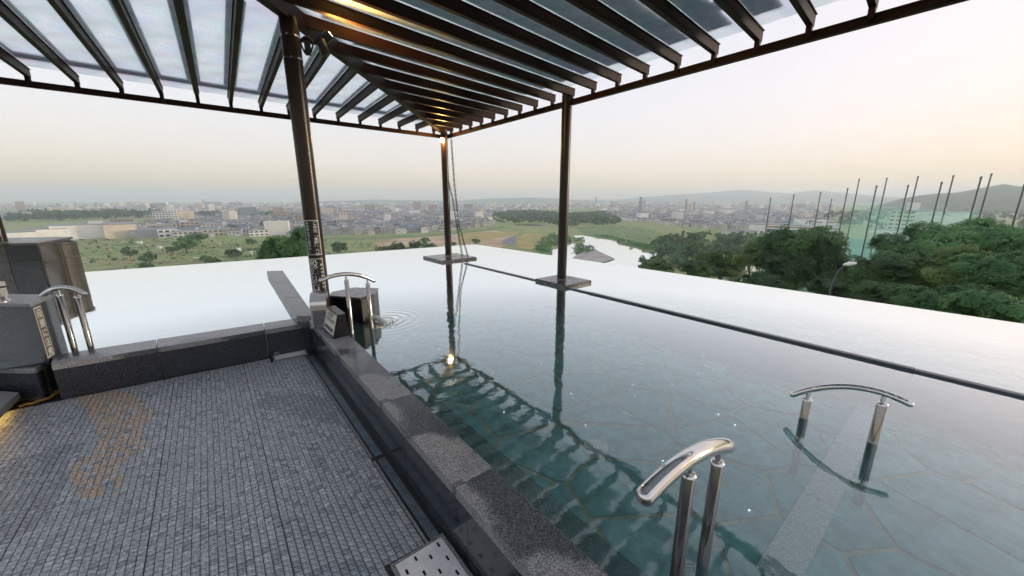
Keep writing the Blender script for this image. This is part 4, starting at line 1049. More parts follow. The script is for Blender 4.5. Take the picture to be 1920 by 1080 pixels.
BANK = [(1247, 441, 30), (1262, 436, 34), (1282, 440, 36), (1300, 436, 34), (1318, 446, 40), (1262, 452, 36), (1290, 457, 44), (1330, 462, 44), (1352, 440, 30), (1370, 437, 34), (1390, 441, 34), (1408, 437, 26), (1380, 455, 40), (1345, 455, 34), (1420, 446, 32), (1240, 462, 26), (1268, 470, 40), (1310, 474, 46), (1216, 482, 30), (1206, 478, 22), (1230, 476, 26), (1248, 480, 34), (1440, 440, 14), (1452, 441, 14)]
BANK.sort(key=lambda q: q[0]); rows_ = {0: 0, 1: 0, 2: 0}
NTH = ['leftmost', 'second', 'third', 'fourth', 'fifth', 'sixth', 'seventh', 'eighth', 'ninth', 'tenth', 'eleventh', 'twelfth', 'thirteenth', 'fourteenth', 'fifteenth', 'sixteenth']
for i, (px, py, w_) in enumerate(BANK):
    rw = 0 if py < 448 else (1 if py < 466 else 2); lab = '%s tree from the left in the %s row of trees on the right river bank' % (NTH[rows_[rw]], ('farthest', 'middle', 'nearest')[rw]); rows_[rw] += 1
    b_ = at(px, py + w_ * .75, ZG); D = math.hypot(b_.x, b_.y)
    tree('bank_tree', px, py, D, w_, lab, i, 'trees on the right river bank', pool=SML, base=ZG, tall=1.1)

# ---- garden plots and little sheds on the left fields
PLOT = [mat('plot_%d' % i, c, .9, var=.3, scale=.4) for i, c in enumerate([(.30, .26, .13), (.10, .17, .05), (.24, .19, .12), (.17, .26, .08), (.34, .31, .16)])]
rp_ = random.Random(31)
for i in range(34):
    px, py = rp_.uniform(170, 560), rp_.uniform(452, 505)
    if py > 511 - (px - 160) * .072 - 2: continue
    w2, h2_ = rp_.uniform(10, 34), rp_.uniform(1.2, 3.2)
    sheet('garden_plot', [(px - w2, py), (px + w2, py - h2_ * .3), (px + w2 * .9, py + h2_), (px - w2 * 1.1, py + h2_ * 1.3)], ZG + .05 + i * .006, PLOT[i % 5])
SHED = [('white', 'pale roof'), ('grey', 'dark roof'), ('cream', 'pale roof')]
for i, (px, py) in enumerate([(262, 457), (353, 470), (412, 462), (300, 466), (238, 489), (372, 489), (448, 470), (327, 480), (505, 462), (472, 476), (205, 470), (560, 470)]):
    c = at(px, py, ZG); mb = MB(); a = rp_.uniform(-.5, .5)
    mb.box(c + Z3 * 1.1, (rp_.uniform(2.5, 4.5), 2.4, 2.2), rz=a, m=0); mb.box(c + Z3 * 2.3, (rp_.uniform(3.2, 5), 3.0, .18), rz=a, m=1)
    k_ = SHED[i % 3]
    tag(mb.build('garden_shed', [PLOT[4] if i % 3 else M['white_print'], M['white_print'] if i % 3 != 1 else M['concrete']], origin=c), 'small garden shed, %s from the left, standing on the left fields' % ['second', 'sixth', 'eighth', 'fourth', 'third', 'seventh', 'ninth', 'fifth', 'eleventh', 'tenth', 'leftmost', 'last'][i], 'shed', 'garden sheds on the left fields')

# ---- woods and scrub that read as one mass
def wood(name, poly, n, hpx, leaf, m, label, seed, z=ZG, per=26, minh=5, maxh=12, wide=.8):
    rng = np.random.default_rng(seed); xs = [p[0] for p in poly]; ys = [p[1] for p in poly]
    P0 = [at(x, y, z) for x, y in poly]; gx = [p.x for p in P0]; gy = [p.y for p in P0]; gp = [(p.x, p.y) for p in P0]
    Cn, Nn, Sz = [], [], []; cnt = 0; tries = 0
    while cnt < n and tries < n * 60:
        tries += 1; x, y = rng.uniform(min(gx), max(gx)), rng.uniform(min(gy), max(gy))
        if not inside(gp, x, y): continue
        h = rng.uniform(minh, maxh); rr = h * .5 * wide; cnt += 1
        c, nor = crown_pts(rng, 4, per); Cn.append(c * np.array([rr, rr, h * .55]) + np.array([x, y, z + h * .48])); Nn.append(nor); Sz.append(np.full(per, h * leaf) * rng.uniform(.7, 1.3, per))
    V_, F_ = quads(np.concatenate(Cn), np.concatenate(Nn), np.concatenate(Sz), rng)
    o = bpy.data.objects.new(name, mesh_np(name, V_, F_, m)); C.objects.link(o); return tag(o, label, 'wood' if minh > 3 else 'scrub', kind='stuff')
WOOD = z6([(250, 420), (330, 398), (440, 395), (560, 390), (640, 400), (820, 415), (960, 408), (1060, 400), (1130, 418), (1195, 455), (1210, 492), (1100, 500), (960, 498), (860, 515), (760, 505), (640, 480), (520, 478), (400, 480), (340, 462)])
wood('river_wood', WOOD, 1000, 0, .20, M['leaf_far'], 'dense dark wood along the far river bend', 3, per=36, minh=8, maxh=15)
wood('tree_belt', [(8, 409), (60, 401), (130, 403), (200, 400), (300, 400), (300, 408), (230, 412), (150, 413), (60, 416), (8, 420)], 420, 0, .22, M['leaf_far'], 'blue green belt of trees behind the white factories', 4, per=34, minh=12, maxh=22)
wood('tree_belt', [(364, 403), (420, 400), (500, 402), (560, 405), (560, 408), (480, 408), (364, 410)], 150, 0, .22, M['leaf_far'], 'belt of trees behind the slab building with dark emblem', 6, per=34, minh=10, maxh=16)
wood('hill_wood', [(1535, 404), (1600, 398), (1700, 394), (1960, 392), (1960, 440), (1700, 438), (1560, 424)], 620, 0, .22, M['leaf_far'], 'wood at the foot of the right hand hill', 9, per=34, minh=10, maxh=18)
wood('bank_wood', [(1225, 452), (1300, 440), (1440, 442), (1440, 480), (1330, 520), (1250, 500), (1215, 488)], 260, 0, .2, M['leaf_mid'], 'green thicket between the trees on the right bank', 5, per=60, minh=4, maxh=9)
FS = [(100, 505), (150, 452), (300, 449), (460, 449), (560, 449), (700, 455), (820, 474), (840, 500), (500, 520), (100, 560)]
wood('field_scrub', FS, 800, 0, .26, M['leaf_olive'], 'olive scrub and garden plots covering the left river fields', 7, per=16, minh=.6, maxh=1.8, wide=2.4)
wood('field_scrub', FS, 520, 0, .26, M['leaf_mid'], 'fresh green bushes scattered over the left river fields', 17, per=16, minh=.6, maxh=2.2, wide=2.2)
wood('field_scrub', FS, 150, 0, .24, M['leaf_dark'], 'dark shrubs scattered over the left river fields', 27, per=24, minh=1.6, maxh=4.6, wide=1.4)
wood('bank_scrub', z6([(560, 680), (620, 600), (700, 560), (820, 580), (945, 600), (930, 622), (820, 620), (700, 660), (690, 705), (600, 700)]), 260, 0, .22, M['leaf_mid'], 'green bushes along the left river bank', 8, per=26, minh=1.5, maxh=5, wide=1.5)
wood('island_scrub', z6([(858, 665), (900, 640), (965, 650), (1020, 662), (1000, 690), (880, 705)]), 90, 0, .22, M['leaf_mid'], 'bushes on the gravel island in the river', 10, z=ZG + .6, per=26, minh=1.5, maxh=4, wide=1.5)
wood('bank_scrub', z6([(1010, 575), (1130, 590), (1240, 634), (1400, 680), (1480, 688), (1510, 660), (1400, 640), (1240, 604), (1100, 572)]), 200, 0, .24, M['leaf_mid'], 'green bushes along the right river bank', 14, per=22, minh=1.2, maxh=4, wide=1.6)
wood('meadow_scrub', MEADOW, 420, 0, .22, M['leaf_mid'], 'rough green growth on the river meadow', 13, per=14, minh=.8, maxh=2.2, wide=2.4)

# ================================================================== the town
WALLS = [mat('house_wall_%d' % i, c, .85, var=.08, scale=.5) for i, c in enumerate([(.72, .70, .66), (.58, .54, .48), (.82, .81, .79), (.48, .46, .44), (.64, .56, .48), (.40, .41, .43)])]
ROOFS = [mat('house_roof_%d' % i, c, .7, var=.2, scale=.6) for i, c in enumerate([(.10, .11, .12), (.17, .18, .20), (.14, .165, .20), (.19, .145, .12), (.24, .25, .26), (.08, .085, .09)])]
WALL_W = ['cream', 'tan', 'white', 'grey brown', 'buff', 'grey']
ROOF_W = ['dark grey', 'grey', 'blue grey', 'brown', 'pale grey', 'black']
M['pane'] = mat('town_window', (.05, .06, .08), .15, var=.3, scale=.4)
M['concrete_pale'] = mat('pale_concrete', (.60, .57, .52), .85, var=.1, scale=.1)
def gable(mb, w_, d_, h, rh, over=.4, mw=0, mr=1, hip=0.):
    mb.box((0, 0, h / 2), (w_, d_, h), m=mw)
    X, Y = w_ / 2 + over, d_ / 2 + over; t = h + rh; e = X * hip
    vs = [(-X, -Y, h), (X, -Y, h), (X, Y, h), (-X, Y, h), (-X + e, 0, t), (X - e, 0, t)]
    mb.add(vs, [(0, 1, 5, 4), (2, 3, 4, 5)], mr); mb.add(vs, [(1, 2, 5), (3, 0, 4)], mr if hip else mw); mb.add(vs, [(3, 2, 1, 0)], mw)
hv = []
rr_ = random.Random(5)
for i in range(18):
    wi, ri = rr_.randrange(6), i % 6
    w_, d_, h = rr_.uniform(8, 13), rr_.uniform(7, 9.5), rr_.choice((3.2, 5.6, 5.8, 6.0))
    mb = MB(); gable(mb, w_, d_, h, rr_.uniform(1.4, 2.4), hip=rr_.choice((0, 0, .45)))
    if rr_.random() < .5: mb.box((w_ * .3, -d_ * .55, 1.5), (w_ * .5, 2.4, 3.0), m=0); mb.box((w_ * .3, -d_ * .55, 3.1), (w_ * .5 + .5, 2.9, .25), m=1)
    n0 = 0
    for fx in (-.3, 0, .3):
        for fz in ((1.4,) if h < 4 else (1.4, 4.2)):
            for s in (-1, 1): mb.box((fx * w_, s * (d_ / 2 + .01), fz), (1.7, .06, 1.2), m=2)
    for s in (-1, 1): mb.box((s * (w_ / 2 + .01), 0, h * .7), (.06, 1.6, 1.1), m=2)
    hv.append((mb.mesh('house', [WALLS[wi], ROOFS[ri], M['pane']]), mb, wi, ri))
# big buildings first: (left px, right px, top y, base y, colour, storeys, depth m, label, kind)
def px_dist(y): p = at(960, y, ZG); return p.y
BLD_M = {k: mat('facade_' + k, c, .8, var=.1, scale=.08) for k, c in dict(white=(.84, .82, .78), cream=(.66, .58, .46), grey=(.36, .37, .38), green=(.24, .30, .31), pink=(.50, .37, .32), brick=(.42, .24, .18), pale=(.55, .54, .52), blue=(.34, .38, .44), brown=(.30, .22, .18)).items()}
footprints = []
def building(x0, x1, yt, yb, col, st, dep, label, name='town_building', win=True, roof=False, z=ZG, tower=None, turn=0):
    a, b = at(x0, yb, z), at(x1, yb, z)
    D = math.hypot((a.x + b.x) / 2, (a.y + b.y) / 2)
    # face turned square to the line of sight at the middle
    mid = (a + b) / 2; f = Vector((mid.x, mid.y, 0)).normalized(); f = Matrix.Rotation(R(turn), 3, 'Z') @ f
    sd2 = Vector((f.y, -f.x, 0)); W_ = (b - a).length * .97
    tp = at_d((x0 + x1) / 2, yt, D); H_ = max(3, tp.z - z)
    e = empty(name, (mid.x, mid.y, z), label, 'building')
    c = mid + f * (dep / 2)
    mb = MB(); mb.box(c + Z3 * (H_ / 2), (W_, dep, H_), ax=(sd2, f, Z3)); mb.build('wall', BLD_M[col], e, origin=mid)
    mb = MB(); mb.box(c + Z3 * (H_ + .25), (W_ + .5, dep + .5, .5), ax=(sd2, f, Z3)); ro = mb.build('roof', ROOFS[4] if not roof else ROOFS[0], e, origin=mid)
    if win and st:
        sh = H_ / st
        mb = MB()
        for k in range(st):
            nW = max(2, int(W_ / 4.5))
            for j in range(nW):
                mb.box(mid - f * .03 + sd2 * (-W_ / 2 + (j + .5) * W_ / nW) + Z3 * ((k + .55) * sh), (W_ / nW * .62, .12, sh * .45), ax=(sd2, f, Z3))
            for j in range(max(1, int(dep / 6))):
                for s in (-1, 1): mb.box(mid + f * ((j + .5) * dep / max(1, int(dep / 6))) + sd2 * s * (W_ / 2 + .03) + Z3 * ((k + .55) * sh), (.12, 2.4, sh * .45), ax=(sd2, f, Z3))

        o = mb.build('windows', M['pane'], e, origin=mid); o['kind'] = 'stuff'
    if tower:
        tx, tw, th = tower; mb = MB(); mb.box(c + sd2 * (tx * W_) + Z3 * (H_ + th / 2 + .4), (tw, min(dep, tw) * .8, th), ax=(sd2, f, Z3)); o = mb.build('roof_house', BLD_M['pale'], ro, origin=mid); o.matrix_parent_inverse = Matrix.Translation(-Vector(ro.location))
    footprints.append((c.x, c.y, max(W_, dep) * .62 + 6)); return e, mid, f, sd2, W_, H_
building(208, 253, 421, 447, 'cream', 0, 60, 'windowless cream end of the big white warehouse', win=False)
e, mid, f, sd2, W_, H_ = building(120, 206, 422, 448, 'white', 2, 55, 'long white warehouse beside the left stone block', win=False, tower=(.2, 12, 3))
building(66, 118, 430, 452, 'white', 1, 40, 'low white shed left of the long warehouse', win=False)
building(12, 60, 436, 458, 'white', 1, 30, 'low white building over the stone block at the far left', win=False)
building(150, 190, 419, 423, 'pale', 1, 30, 'flat pale roof behind the long warehouse', win=False)
building(214, 246, 411, 421, 'brown', 2, 30, 'brown grey hall behind the windowless cream wall')
e, mid, f, sd2, W_, H_ = building(296, 340, 396, 416, 'white', 5, 26, 'white slab building with window rows behind the factories')
e, mid, f, sd2, W_, H_ = building(341, 364, 395, 417, 'cream', 0, 24, 'cream stair end with dark emblem of the white slab building', win=False, tower=(.1, 8, 4))
mb = MB()
for k in range(5):
    a = R(k * 72); mb.bar(mid - f * .15 + Z3 * (H_ * .55) + sd2 * math.cos(a) * 1.5 + Z3 * math.sin(a) * 1.5, mid - f * .15 + Z3 * (H_ * .55) + sd2 * math.cos(a + .9) * 4.5 + Z3 * math.sin(a + .9) * 4.5, 1.2, .3)
mb.build('emblem', BLD_M['brown'], e, origin=mid)
building(254, 300, 432, 446, 'grey', 2, 30, 'grey low factory right of the cream warehouse end', win=False)
building(302, 330, 430, 446, 'white', 2, 20, 'small white two storey office in the factory row')
building(288, 346, 421, 431, 'cream', 2, 20, 'cream low block behind the small white office', tower=(.4, 10, 5))
building(332, 376, 434, 446, 'pale', 2, 24, 'pale factory hall behind the dark tree')
building(376, 416, 431, 443, 'cream', 2, 24, 'long cream low building right of the dark tree')
building(344, 372, 417, 430, 'pink', 3, 22, 'pinkish block in front of the slab building')
building(384, 414, 420, 430, 'cream', 3, 14, 'cream low apartment row behind the factories')
building(452, 481, 389, 408, 'green', 8, 24, 'dark grey green office block in the left town')
building(489, 515, 388, 399, 'cream', 5, 24, 'pale cream block right of the grey green office')
building(515, 534, 390, 410, 'pink', 8, 22, 'brownish pink apartment tower left of the near column')
building(534, 544, 397, 410, 'pink', 5, 18, 'narrow pink block beside the pink tower')
building(556, 577, 404, 418, 'brick', 5, 16, 'brick red apartment block touching the near column')
building(280, 294, 382, 394, 'grey', 8, 24, 'left one of two hazy grey towers far left')
building(296, 312, 381, 394, 'grey', 8, 24, 'right one of two hazy grey towers far left')
building(385, 413, 379, 389, 'grey', 8, 40, 'wide hazy hospital like block with corner tower on the horizon', tower=(-.45, 18, 14))
building(432, 454, 380, 390, 'grey', 8, 30, 'hazy block with roof mast right of the wide one', tower=(.1, 14, 16))
building(471, 503, 432, 443, 'white', 2, 14, 'white two storey row house at the field edge')
building(635, 655, 396, 416, 'cream', 10, 16, 'stepped pale apartment tower right of the near column', tower=(.1, 8, 6))
building(656, 666, 402, 416, 'cream', 7, 16, 'lower wing beside the stepped apartment tower')
building(628, 664, 413, 422, 'grey', 3, 14, 'long grey low block before the stepped tower')
building(685, 704, 384, 397, 'pink', 9, 22, 'hazy pinkish block in the middle town')
building(707, 720, 385, 398, 'pale', 9, 22, 'hazy pale block beside the pinkish one')
building(775, 790, 379, 394, 'pink', 11, 22, 'slim hazy tower left of the far column')
building(803, 820, 384, 397, 'pink', 9, 24, 'hazy pink block close left of the far column')
building(870, 886, 383, 395, 'pink', 9, 24, 'hazy pink block right of the far column')
building(742, 760, 386, 396, 'pale', 8, 20, 'small hazy pale block in the middle town')
building(612, 628, 386, 397, 'blue', 8, 20, 'hazy blue grey block just right of the near column')
building(660, 674, 386, 395, 'cream', 7, 20, 'hazy cream block right of the stepped tower')
building(5, 50, 398, 412, 'blue', 3, 50, 'row of grey silo like halls at the far left', win=False)
building(36, 47, 378, 398, 'brown', 0, 14, 'tall dark plant tower at the far left', win=False)
building(104, 136, 391, 404, 'cream', 3, 40, 'cream plant block before the horizon at the left', win=False)
building(172, 200, 391, 400, 'cream', 4, 40, 'yellowish block on the horizon at the left')
building(1240, 1268, 411, 419, 'brick', 3, 16, 'reddish low block left in the right hand town')
building(1292, 1318, 413, 421, 'pink', 3, 16, 'pinkish low block in the right hand town')
building(1355, 1416, 433, 440, 'pale', 1, 20, 'long flat pale roofed hall behind the bank trees', win=False)
# the store with the red band and its roof sign
STO = at(1482, 439, ZG)
e, mid, f, sd2, W_, H_ = building(1412, 1552, 423, 440, 'white', 0, 40, 'long white store with a red band and a roof sign', 'store', win=False)
mb = MB(); mb.box(mid - f * .3 + Z3 * (H_ * .80) + sd2 * W_ * .10, (W_ * .80, .5, H_ * .16), ax=(sd2, f, Z3)); mb.build('red_band', mat('store_red', (.48, .20, .15), .6, var=.1, scale=.2), e, origin=mid)
mb = MB(); mb.box(mid - f * .2 + Z3 * (H_ * .35) + sd2 * W_ * .10, (W_ * .76, .4, H_ * .38), ax=(sd2, f, Z3)); mb.build('glass_front', M['pane'], e, origin=mid)
sgc = mid + sd2 * (W_ * .19) + f * 4 + Z3 * (H_ + 4.6); SW, SH = W_ * .36, 7.6
mb = MB(); mb.box(sgc, (SW, .8, SH), ax=(sd2, f, Z3)); sg = mb.build('roof_sign', BLD_M['white'], e, origin=sgc)
mb = MB()
for s in (-.4, -.1, .2, .45): mb.bar(sgc + sd2 * SW * s - Z3 * 4.6 + f * .5, sgc + sd2 * SW * s + f * .5, .4, .4)
o = mb.build('sign_frame', BLD_M['grey'], sg, origin=sgc); o.matrix_parent_inverse = Matrix.Translation(-Vector(sg.location))
V_, F_ = text_mesh('パワー', 6.0, .32, False, .95); ys_ = [v[1] for v in V_]; yo = (max(ys_) + min(ys_)) / 2
mb = MB(); mb.add([sgc - f * .46 + sd2 * (x + (y - yo) * .18 + SW * .12) + Z3 * (y - yo) for x, y in V_], F_); o = mb.build('sign_lettering', mat('sign_blue', (.03, .06, .14), .5, var=.1), sg, origin=sgc); o.matrix_parent_inverse = Matrix.Translation(-Vector(sg.location))
# white factory behind the nets
ZF = -30.
e, mid, f, sd2, W_, H_ = building(1704, 1792, 397, 432, 'white', 0, 40, 'long white windowless factory behind the driving range nets', 'factory', win=False, z=ZF)
mb = MB(); q = [mid - f * .2 + sd2 * (W_ * -.08 + s * 9) + Z3 * (H_ * .86 + t_) for s, t_ in ((-1, -1.2), (1, -1.0), (1, .9), (-1, .7))]
for k in range(5): mb.bar(mid - f * .2 + sd2 * (W_ * -.12 + k * 3.2) + Z3 * (H_ * .86), mid - f * .2 + sd2 * (W_ * -.12 + k * 3.2 + 2.4) + Z3 * (H_ * .86 + (.6 if k % 2 else -.4)), .2, 1.1)
mb.build('dark_sign', BLD_M['grey'], e, origin=mid)
e, mid, f, sd2, W_, H_ = building(1668, 1703, 395, 432, 'cream', 5, 30, 'stepped office end of the white factory with balconies', 'factory', z=ZF)
e, mid, f, sd2, W_, H_ = building(1694, 1711, 379, 430, 'white', 0, 14, 'square stair tower rising over the white factory', 'factory', win=False, z=ZF)
building(1640, 1700, 433, 438, 'white', 0, 10, 'low white shelter on the driving range below the factory', 'shelter', win=False, z=-29)

# ---- houses: the 300 that show largest are things, the rest one mass
TOWN = [[(-250, 384), (1120, 384), (1120, 390), (960, 395), (920, 402), (900, 412), (892, 428), (800, 437), (700, 441), (580, 441), (418, 443), (418, 412), (254, 408), (254, 393), (-250, 393)],
        [(1120, 385), (1560, 385), (1560, 425), (1440, 438), (1360, 430), (1300, 428), (1240, 420), (1170, 414), (1150, 404), (1120, 396)],
        [(254, 446), (254, 430), (302, 410), (418, 410), (418, 446)], [(862, 429), (868, 414), (905, 407), (925, 424)]]
TG = [[(lambda p: (p.x, p.y))(at(x, max(y, 384), ZG)) for x, y in t] for t in TOWN]
NOT = [[(p.x, p.y) for p in px_poly(q, ZG)] for q in (WOOD, RIVER, RIV2, RIV3)]
cand = []; rh = random.Random(21)
def grid(r0, r1, step, jit):
    out = []; lim = r1
    x = -lim
    while x < lim:
        y = 200.
        while y < lim:
            px_, py_ = x + rh.uniform(-jit, jit), y + rh.uniform(-jit, jit); r = math.hypot(px_, py_)
            if r0 <= r < r1 and abs(px_) < y * 1.5: out.append((px_, py_, r))
            y += step
        x += step
    return out
for (x, y, r) in grid(380, 1500, 15.5, 3.0) + grid(1500, 3900, 34, 12):
    sx, sy = topx((x, y, ZG))
    if not (-500 < sx < 1600): continue
    if not any(inside(t, x, y) for t in TG): continue
    if any(inside(t, x, y) for t in NOT): continue
    if any((x - a) ** 2 + (y - b) ** 2 < c * c for a, b, c in footprints): continue
    if rh.random() < .04: continue
    cand.append((r, x, y))
cand.sort()
blocked = [(578, 622), (828, 850), (1042, 1062)]
def seen(x, y):
    sx, sy = topx((x, y, ZG + 4)); return 0 < sx < 1920 and not any(a < sx < b for a, b in blocked) and not (490 < sx < 590 and sy > 432)
near, rest = [], []
for c in cand: (near if len(near) < 300 and seen(c[1], c[2]) else rest).append(c)
ROW = ['in the front of the town', 'in the middle of the town']
for i, (r, x, y) in enumerate(near):
    me, _, wi, ri = hv[rh.randrange(18)]
    o = bpy.data.objects.new('house', me); C.objects.link(o); o.location = (x, y, ZG); o.rotation_euler.z = rh.choice((.3, .3, 1.87, .45, 1.7)) + rh.uniform(-.1, .1)
    s = rh.uniform(.85, 1.15); o.scale = (s, s, s)
    sx, _ = topx((x, y, ZG)); side = 'left of near column' if sx < 595 else ('right of near column' if sx < 710 else ('left of far column' if sx < 838 else ('right of far column' if sx < 1000 else 'beyond river meadow')))
    row = 'at field edge' if r < 560 else ('behind field edge' if r < 640 else 'among the roofs')
    tag(o, 'small %s house with %s roof %s %s' % (WALL_W[wi], ROOF_W[ri], row, side), 'house', 'houses of the town below')
VV, FF, MM = [], [], []; mats_all = WALLS + ROOFS + [M['pane']]
mbt = MB()
for (r, x, y) in rest:
    far = r > 1500; wi, ri = rh.randrange(6), rh.randrange(6); a = rh.choice((.3, 1.87, .45, 1.7)) + rh.uniform(-.15, .15); ca, sa = math.cos(a), math.sin(a)
    mb = MB()
    if far: gable(mb, rh.uniform(12, 24), rh.uniform(9, 14), rh.choice((6, 6, 7, 9, 12)), 2.2, 0, wi, 6 + ri)
    else: gable(mb, rh.uniform(8, 13), rh.uniform(7, 9.5), rh.choice((3.2, 5.6, 6.0)), rh.uniform(1.4, 2.4), .4, wi, 6 + ri)
    if rh.random() < (.035 if far else .012):
        mb = MB(); hh_ = rh.uniform(12, 34 if far else 22); mb.box((0, 0, hh_ / 2), (rh.uniform(14, 34), rh.uniform(10, 16), hh_), m=wi)
    o_ = len(mbt.v); mbt.v += [(x + vx * ca - vy * sa, y + vx * sa + vy * ca, ZG + vz) for vx, vy, vz in mb.v]
    mbt.f += [tuple(k + o_ for k in f_) for f_ in mb.f]; mbt.m += mb.m; mbt.sm += mb.sm
tag(mbt.build('town_houses', mats_all), 'sea of small houses filling the plain to the horizon', 'town', kind='stuff')
wood('town_trees', [(250, 395), (900, 392), (890, 425), (700, 438), (420, 440), (254, 420)], 260, 0, .24, M['leaf_far'], 'scattered garden trees among the houses left of the river', 15, per=22, minh=4, maxh=9)
wood('town_trees', [(1130, 392), (1560, 392), (1500, 424), (1400, 430), (1240, 416), (1160, 405)], 240, 0, .24, M['leaf_far'], 'scattered garden trees among the houses right of the river', 16, per=22, minh=4, maxh=10)

# ------------------------------------------------------------------ pylons
def pylon(px, yt, yb, label):
    b = at(px, yb, ZG); D = math.hypot(b.x, b.y); H_ = at_d(px, yt, D).z - ZG
    e = empty('pylon', b, label, 'pylon', 'power pylons over the right hand town'); w0 = H_ * .10; th = H_ * .011
    mb = MB()
    for sx, sy in ((-1, -1), (1, -1), (1, 1), (-1, 1)):
        mb.bar(b + Vector((sx * w0, sy * w0, 0)), b + Vector((sx * w0 * .18, sy * w0 * .18, H_ * .95)), th, th)
    for k in range(9):
        z0, z1 = H_ * k / 9.5, H_ * (k + 1) / 9.5; r0, r1 = w0 * (1 - .82 * k / 9.5 / .95), w0 * (1 - .82 * (k + 1) / 9.5 / .95)
        for s in (-1, 1):
            mb.bar(b + Vector((-r0, s * r0, z0)), b + Vector((r1, s * r1, z1)), th * .7, th * .7); mb.bar(b + Vector((r0, s * r0, z0)), b + Vector((-r1, s * r1, z1)), th * .7, th * .7)
    mb.bar(b + Z3 * H_ * .94, b + Z3 * H_, th, th); mb.build('mast', M['pyl'], e, origin=b)
    for z_ in (.66, .78, .90):
        mb = MB(); mb.bar(b + Vector((-H_ * .13, 0, H_ * z_)), b + Vector((H_ * .13, 0, H_ * z_)), th * 1.3, th * 1.3); mb.build('crossarm', M['pyl'], e, origin=b)
M['pyl'] = mat('pylon_steel', (.16, .17, .18), .6, .3, var=.1, scale=.2)
for px, yt, yb, lb in [(1199, 367, 404, 'nearest tall lattice pylon right of the right hand column'), (1207, 373, 394, 'smaller pylon just right of the nearest tall one'), (1285, 371, 397, 'pylon in the middle of the right hand town'), (1300, 376, 401, 'darker shorter pylon right of the middle one'), (1396, 374, 407, 'pale lattice pylon towards the nets'), (1147, 377, 392, 'small hazy pylon left of the nearest tall one'), (1117, 368, 388, 'slim hazy pylon far behind the river wood'), (776, 381, 389, 'tiny hazy pylon on the horizon left of the far column')]:
    pylon(px, yt, yb, lb)

# ------------------------------------------------------------------ driving range: poles and green nets
M['pole'] = mat('pole_steel', (.09, .10, .115), .5, .4, var=.2, scale=.3)
M['net'] = see_through('green_net', (.22, .52, .47), .79, .9, (.30, .66, .60), spec=.0)
def z7(x, y): return 1300 + x / 3.0855, 280 + y / 3.0855
POL = [((405, 600), (448, 285), 165), ((550, 500), (582, 265), 172), ((703, 455), (737, 252), 178), ((843, 515), (893, 230), 165), ((985, 595), (1060, 215), 150), ((1170, 530), (1243, 212), 148), ((1380, 480), (1437, 195), 142), ((1600, 440), (1665, 165), 136), ((1870, 440), (1918, 205), 130),
       ((765, 490), (800, 290), 260), ((895, 520), (960, 175), 205), ((1035, 580), (1120, 170), 200), ((1215, 490), (1300, 160), 195), ((1435, 430), (1505, 155), 190), ((1655, 420), (1725, 145), 185)]
ORD = ['leftmost', 'second', 'third', 'fourth', 'fifth', 'sixth', 'seventh', 'eighth', 'rightmost']
tops = []
for i, (b_, t_, D) in enumerate(POL):
    t3 = at_d(*z7(*t_), D); bx = at_d(*z7(*b_), D); b3 = Vector((t3.x, t3.y, min(bx.z, ter(t3.x, t3.y) + .0) if i != 1 else bx.z))
    e = empty('net_pole', b3, ('%s pole of the front row of driving range net poles' % ORD[i]) if i < 9 else ('%s pole of the taller back row of net poles' % ORD[i - 9]), 'pole', 'net poles of the driving range')
    r_ = .19 if i < 9 else .23
    mb = MB(); mb.tube([b3, t3], [r_ * 1.25, r_ * .8], 10); mb.build('mast', M['pole'], e, origin=b3)
    mb = MB(); mb.lathe([(r_ * 1.1, -.3), (r_ * 1.1, .1), (.1, .35)], t3, 10); mb.build('cap', M['pole'], e, origin=t3)
    tops.append((b3, t3))
def net(i, j, f0, f1, label):
    (a0, a1), (c0, c1_) = tops[i], tops[j]; mb = MB(); n, m_ = 8, 6; vs = []
    for u in range(n + 1):
        for v in range(m_ + 1):
            k = u / n; lo = a0.lerp(c0, k); hi = a1.lerp(c1_, k); q = lo.lerp(hi, (v / m_) * (f0 + (f1 - f0) * k)); q = q + Vector((.3, .9, 0)) * math.sin(math.pi * k) * 1.2 - Z3 * (.8 * math.sin(math.pi * k) * v / m_); vs.append(q)
    mb.add(vs, [(u * (m_ + 1) + v, (u + 1) * (m_ + 1) + v, (u + 1) * (m_ + 1) + v + 1, u * (m_ + 1) + v + 1) for u in range(n) for v in range(m_)], 0, True)
    e = tag(mb.build('net', M['net'], origin=a0), label, 'net', 'green nets of the driving range')
for k, h in enumerate((.50, .50, .58, .66, .78, .76, .74, .74)): net(k, k + 1, h, h if k < 7 else .6, 'green mesh net between the %s and %s front poles' % (ORD[k], ORD[k + 1]))
for k, h in enumerate((.70, .70, .68, .66)): net(10 + k, 11 + k, h, h, 'green mesh net between the %s and %s back poles' % (ORD[1 + k], ORD[2 + k]))
M['range'] = mat('range_lawn', (.07, .20, .13), .9, var=.2, scale=.08)
mb = MB(); q = [Vector((math.sin(R(a)) * r, math.cos(R(a)) * r, 0)) for a, r in ((33, 120), (52, 110), (50, 300), (36, 300))]
mb.add([(p.x, p.y, -20.4) for p in q], [(3, 2, 1, 0)]); struct(mb.build('range_lawn', M['range']))

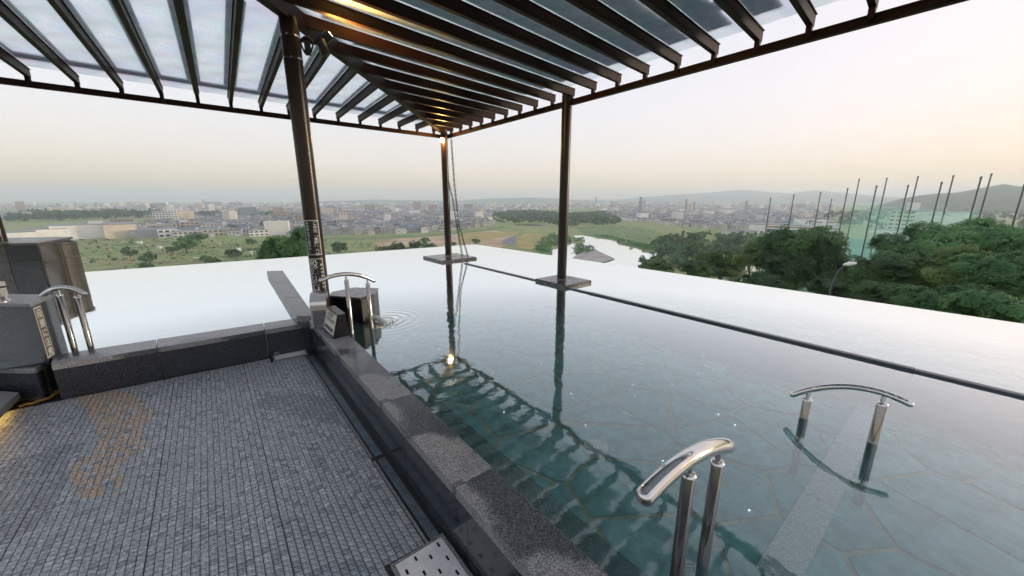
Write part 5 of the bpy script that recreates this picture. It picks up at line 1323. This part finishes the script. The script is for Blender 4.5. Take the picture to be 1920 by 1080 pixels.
# ------------------------------------------------------------------ street lamp among the trees, small white roof
lp = at_d(1592, 495, 34); lb_ = Vector((lp.x - .9, lp.y, ter(lp.x, lp.y)))
e = empty('street_lamp', lb_, 'street lamp with white head among the dark trees', 'street lamp')
mb = MB(); mb.tube([lb_, Vector((lb_.x, lb_.y, lp.z - 1.6)), Vector((lb_.x + .25, lb_.y, lp.z - .5)), Vector((lp.x - .2, lp.y, lp.z))], [.09, .07, .05, .04], 8); mb.build('pole', M['pole'], e, origin=lb_)
mb = MB(); mb.tube([lp - Vector((.35, 0, .03)), lp, lp + Vector((.45, 0, .06))], [.07, .15, .09], 10); mb.build('lamp_head', M['white_print'], e, origin=lp)
for k in range(4):
    a_ = Vector((lb_.x, lb_.y, lp.z - 1.9 - k * .35)); c_ = at_d(1690, 540 + k * 8, 30); P = [a_.lerp(c_, s) - Z3 * (.5 * math.sin(math.pi * s)) for s in np.linspace(0, 1, 10)]
    mb = MB(); mb.tube(P, .018, 5); tag(mb.build('power_line', M['black_plastic'], origin=a_), '%s of the dark cables running right from the street lamp' % ['topmost', 'second', 'third', 'lowest'][k], 'cable', 'cables at the street lamp')
rp = at_d(1388, 478, 105); mb = MB(); 
e = empty('small_roof_house', rp - Z3 * 6, 'small house with a white roof between the olive trees', 'house')
mb.box(rp - Z3 * 4, (8, 6, 6), rz=.4); mb.build('wall', WALLS[2], e, origin=rp)
mb = MB(); mb.box(rp - Z3 * .85, (9, 7, .3), rz=.4); mb.build('roof', BLD_M['white'], e, origin=rp)

# ------------------------------------------------------------------ the air over the plain
hz = bpy.data.materials.new('haze_air'); hz.use_nodes = True; t = hz.node_tree; t.nodes.clear()
ho = t.nodes.new('ShaderNodeOutputMaterial'); pvn = t.nodes.new('ShaderNodeVolumePrincipled')
pvn.inputs['Color'].default_value = (.86, .93, 1.0, 1); pvn.inputs['Density'].default_value = .00023; pvn.inputs['Anisotropy'].default_value = .2
t.links.new(pvn.outputs[0], ho.inputs['Volume'])
mb = MB(); mb.box((0, 4800, (-46 + 215) / 2), (22000, 11000, 261)); o = mb.build('haze', hz); tag(o, 'pale haze lying over the plain', 'haze', kind='stuff')
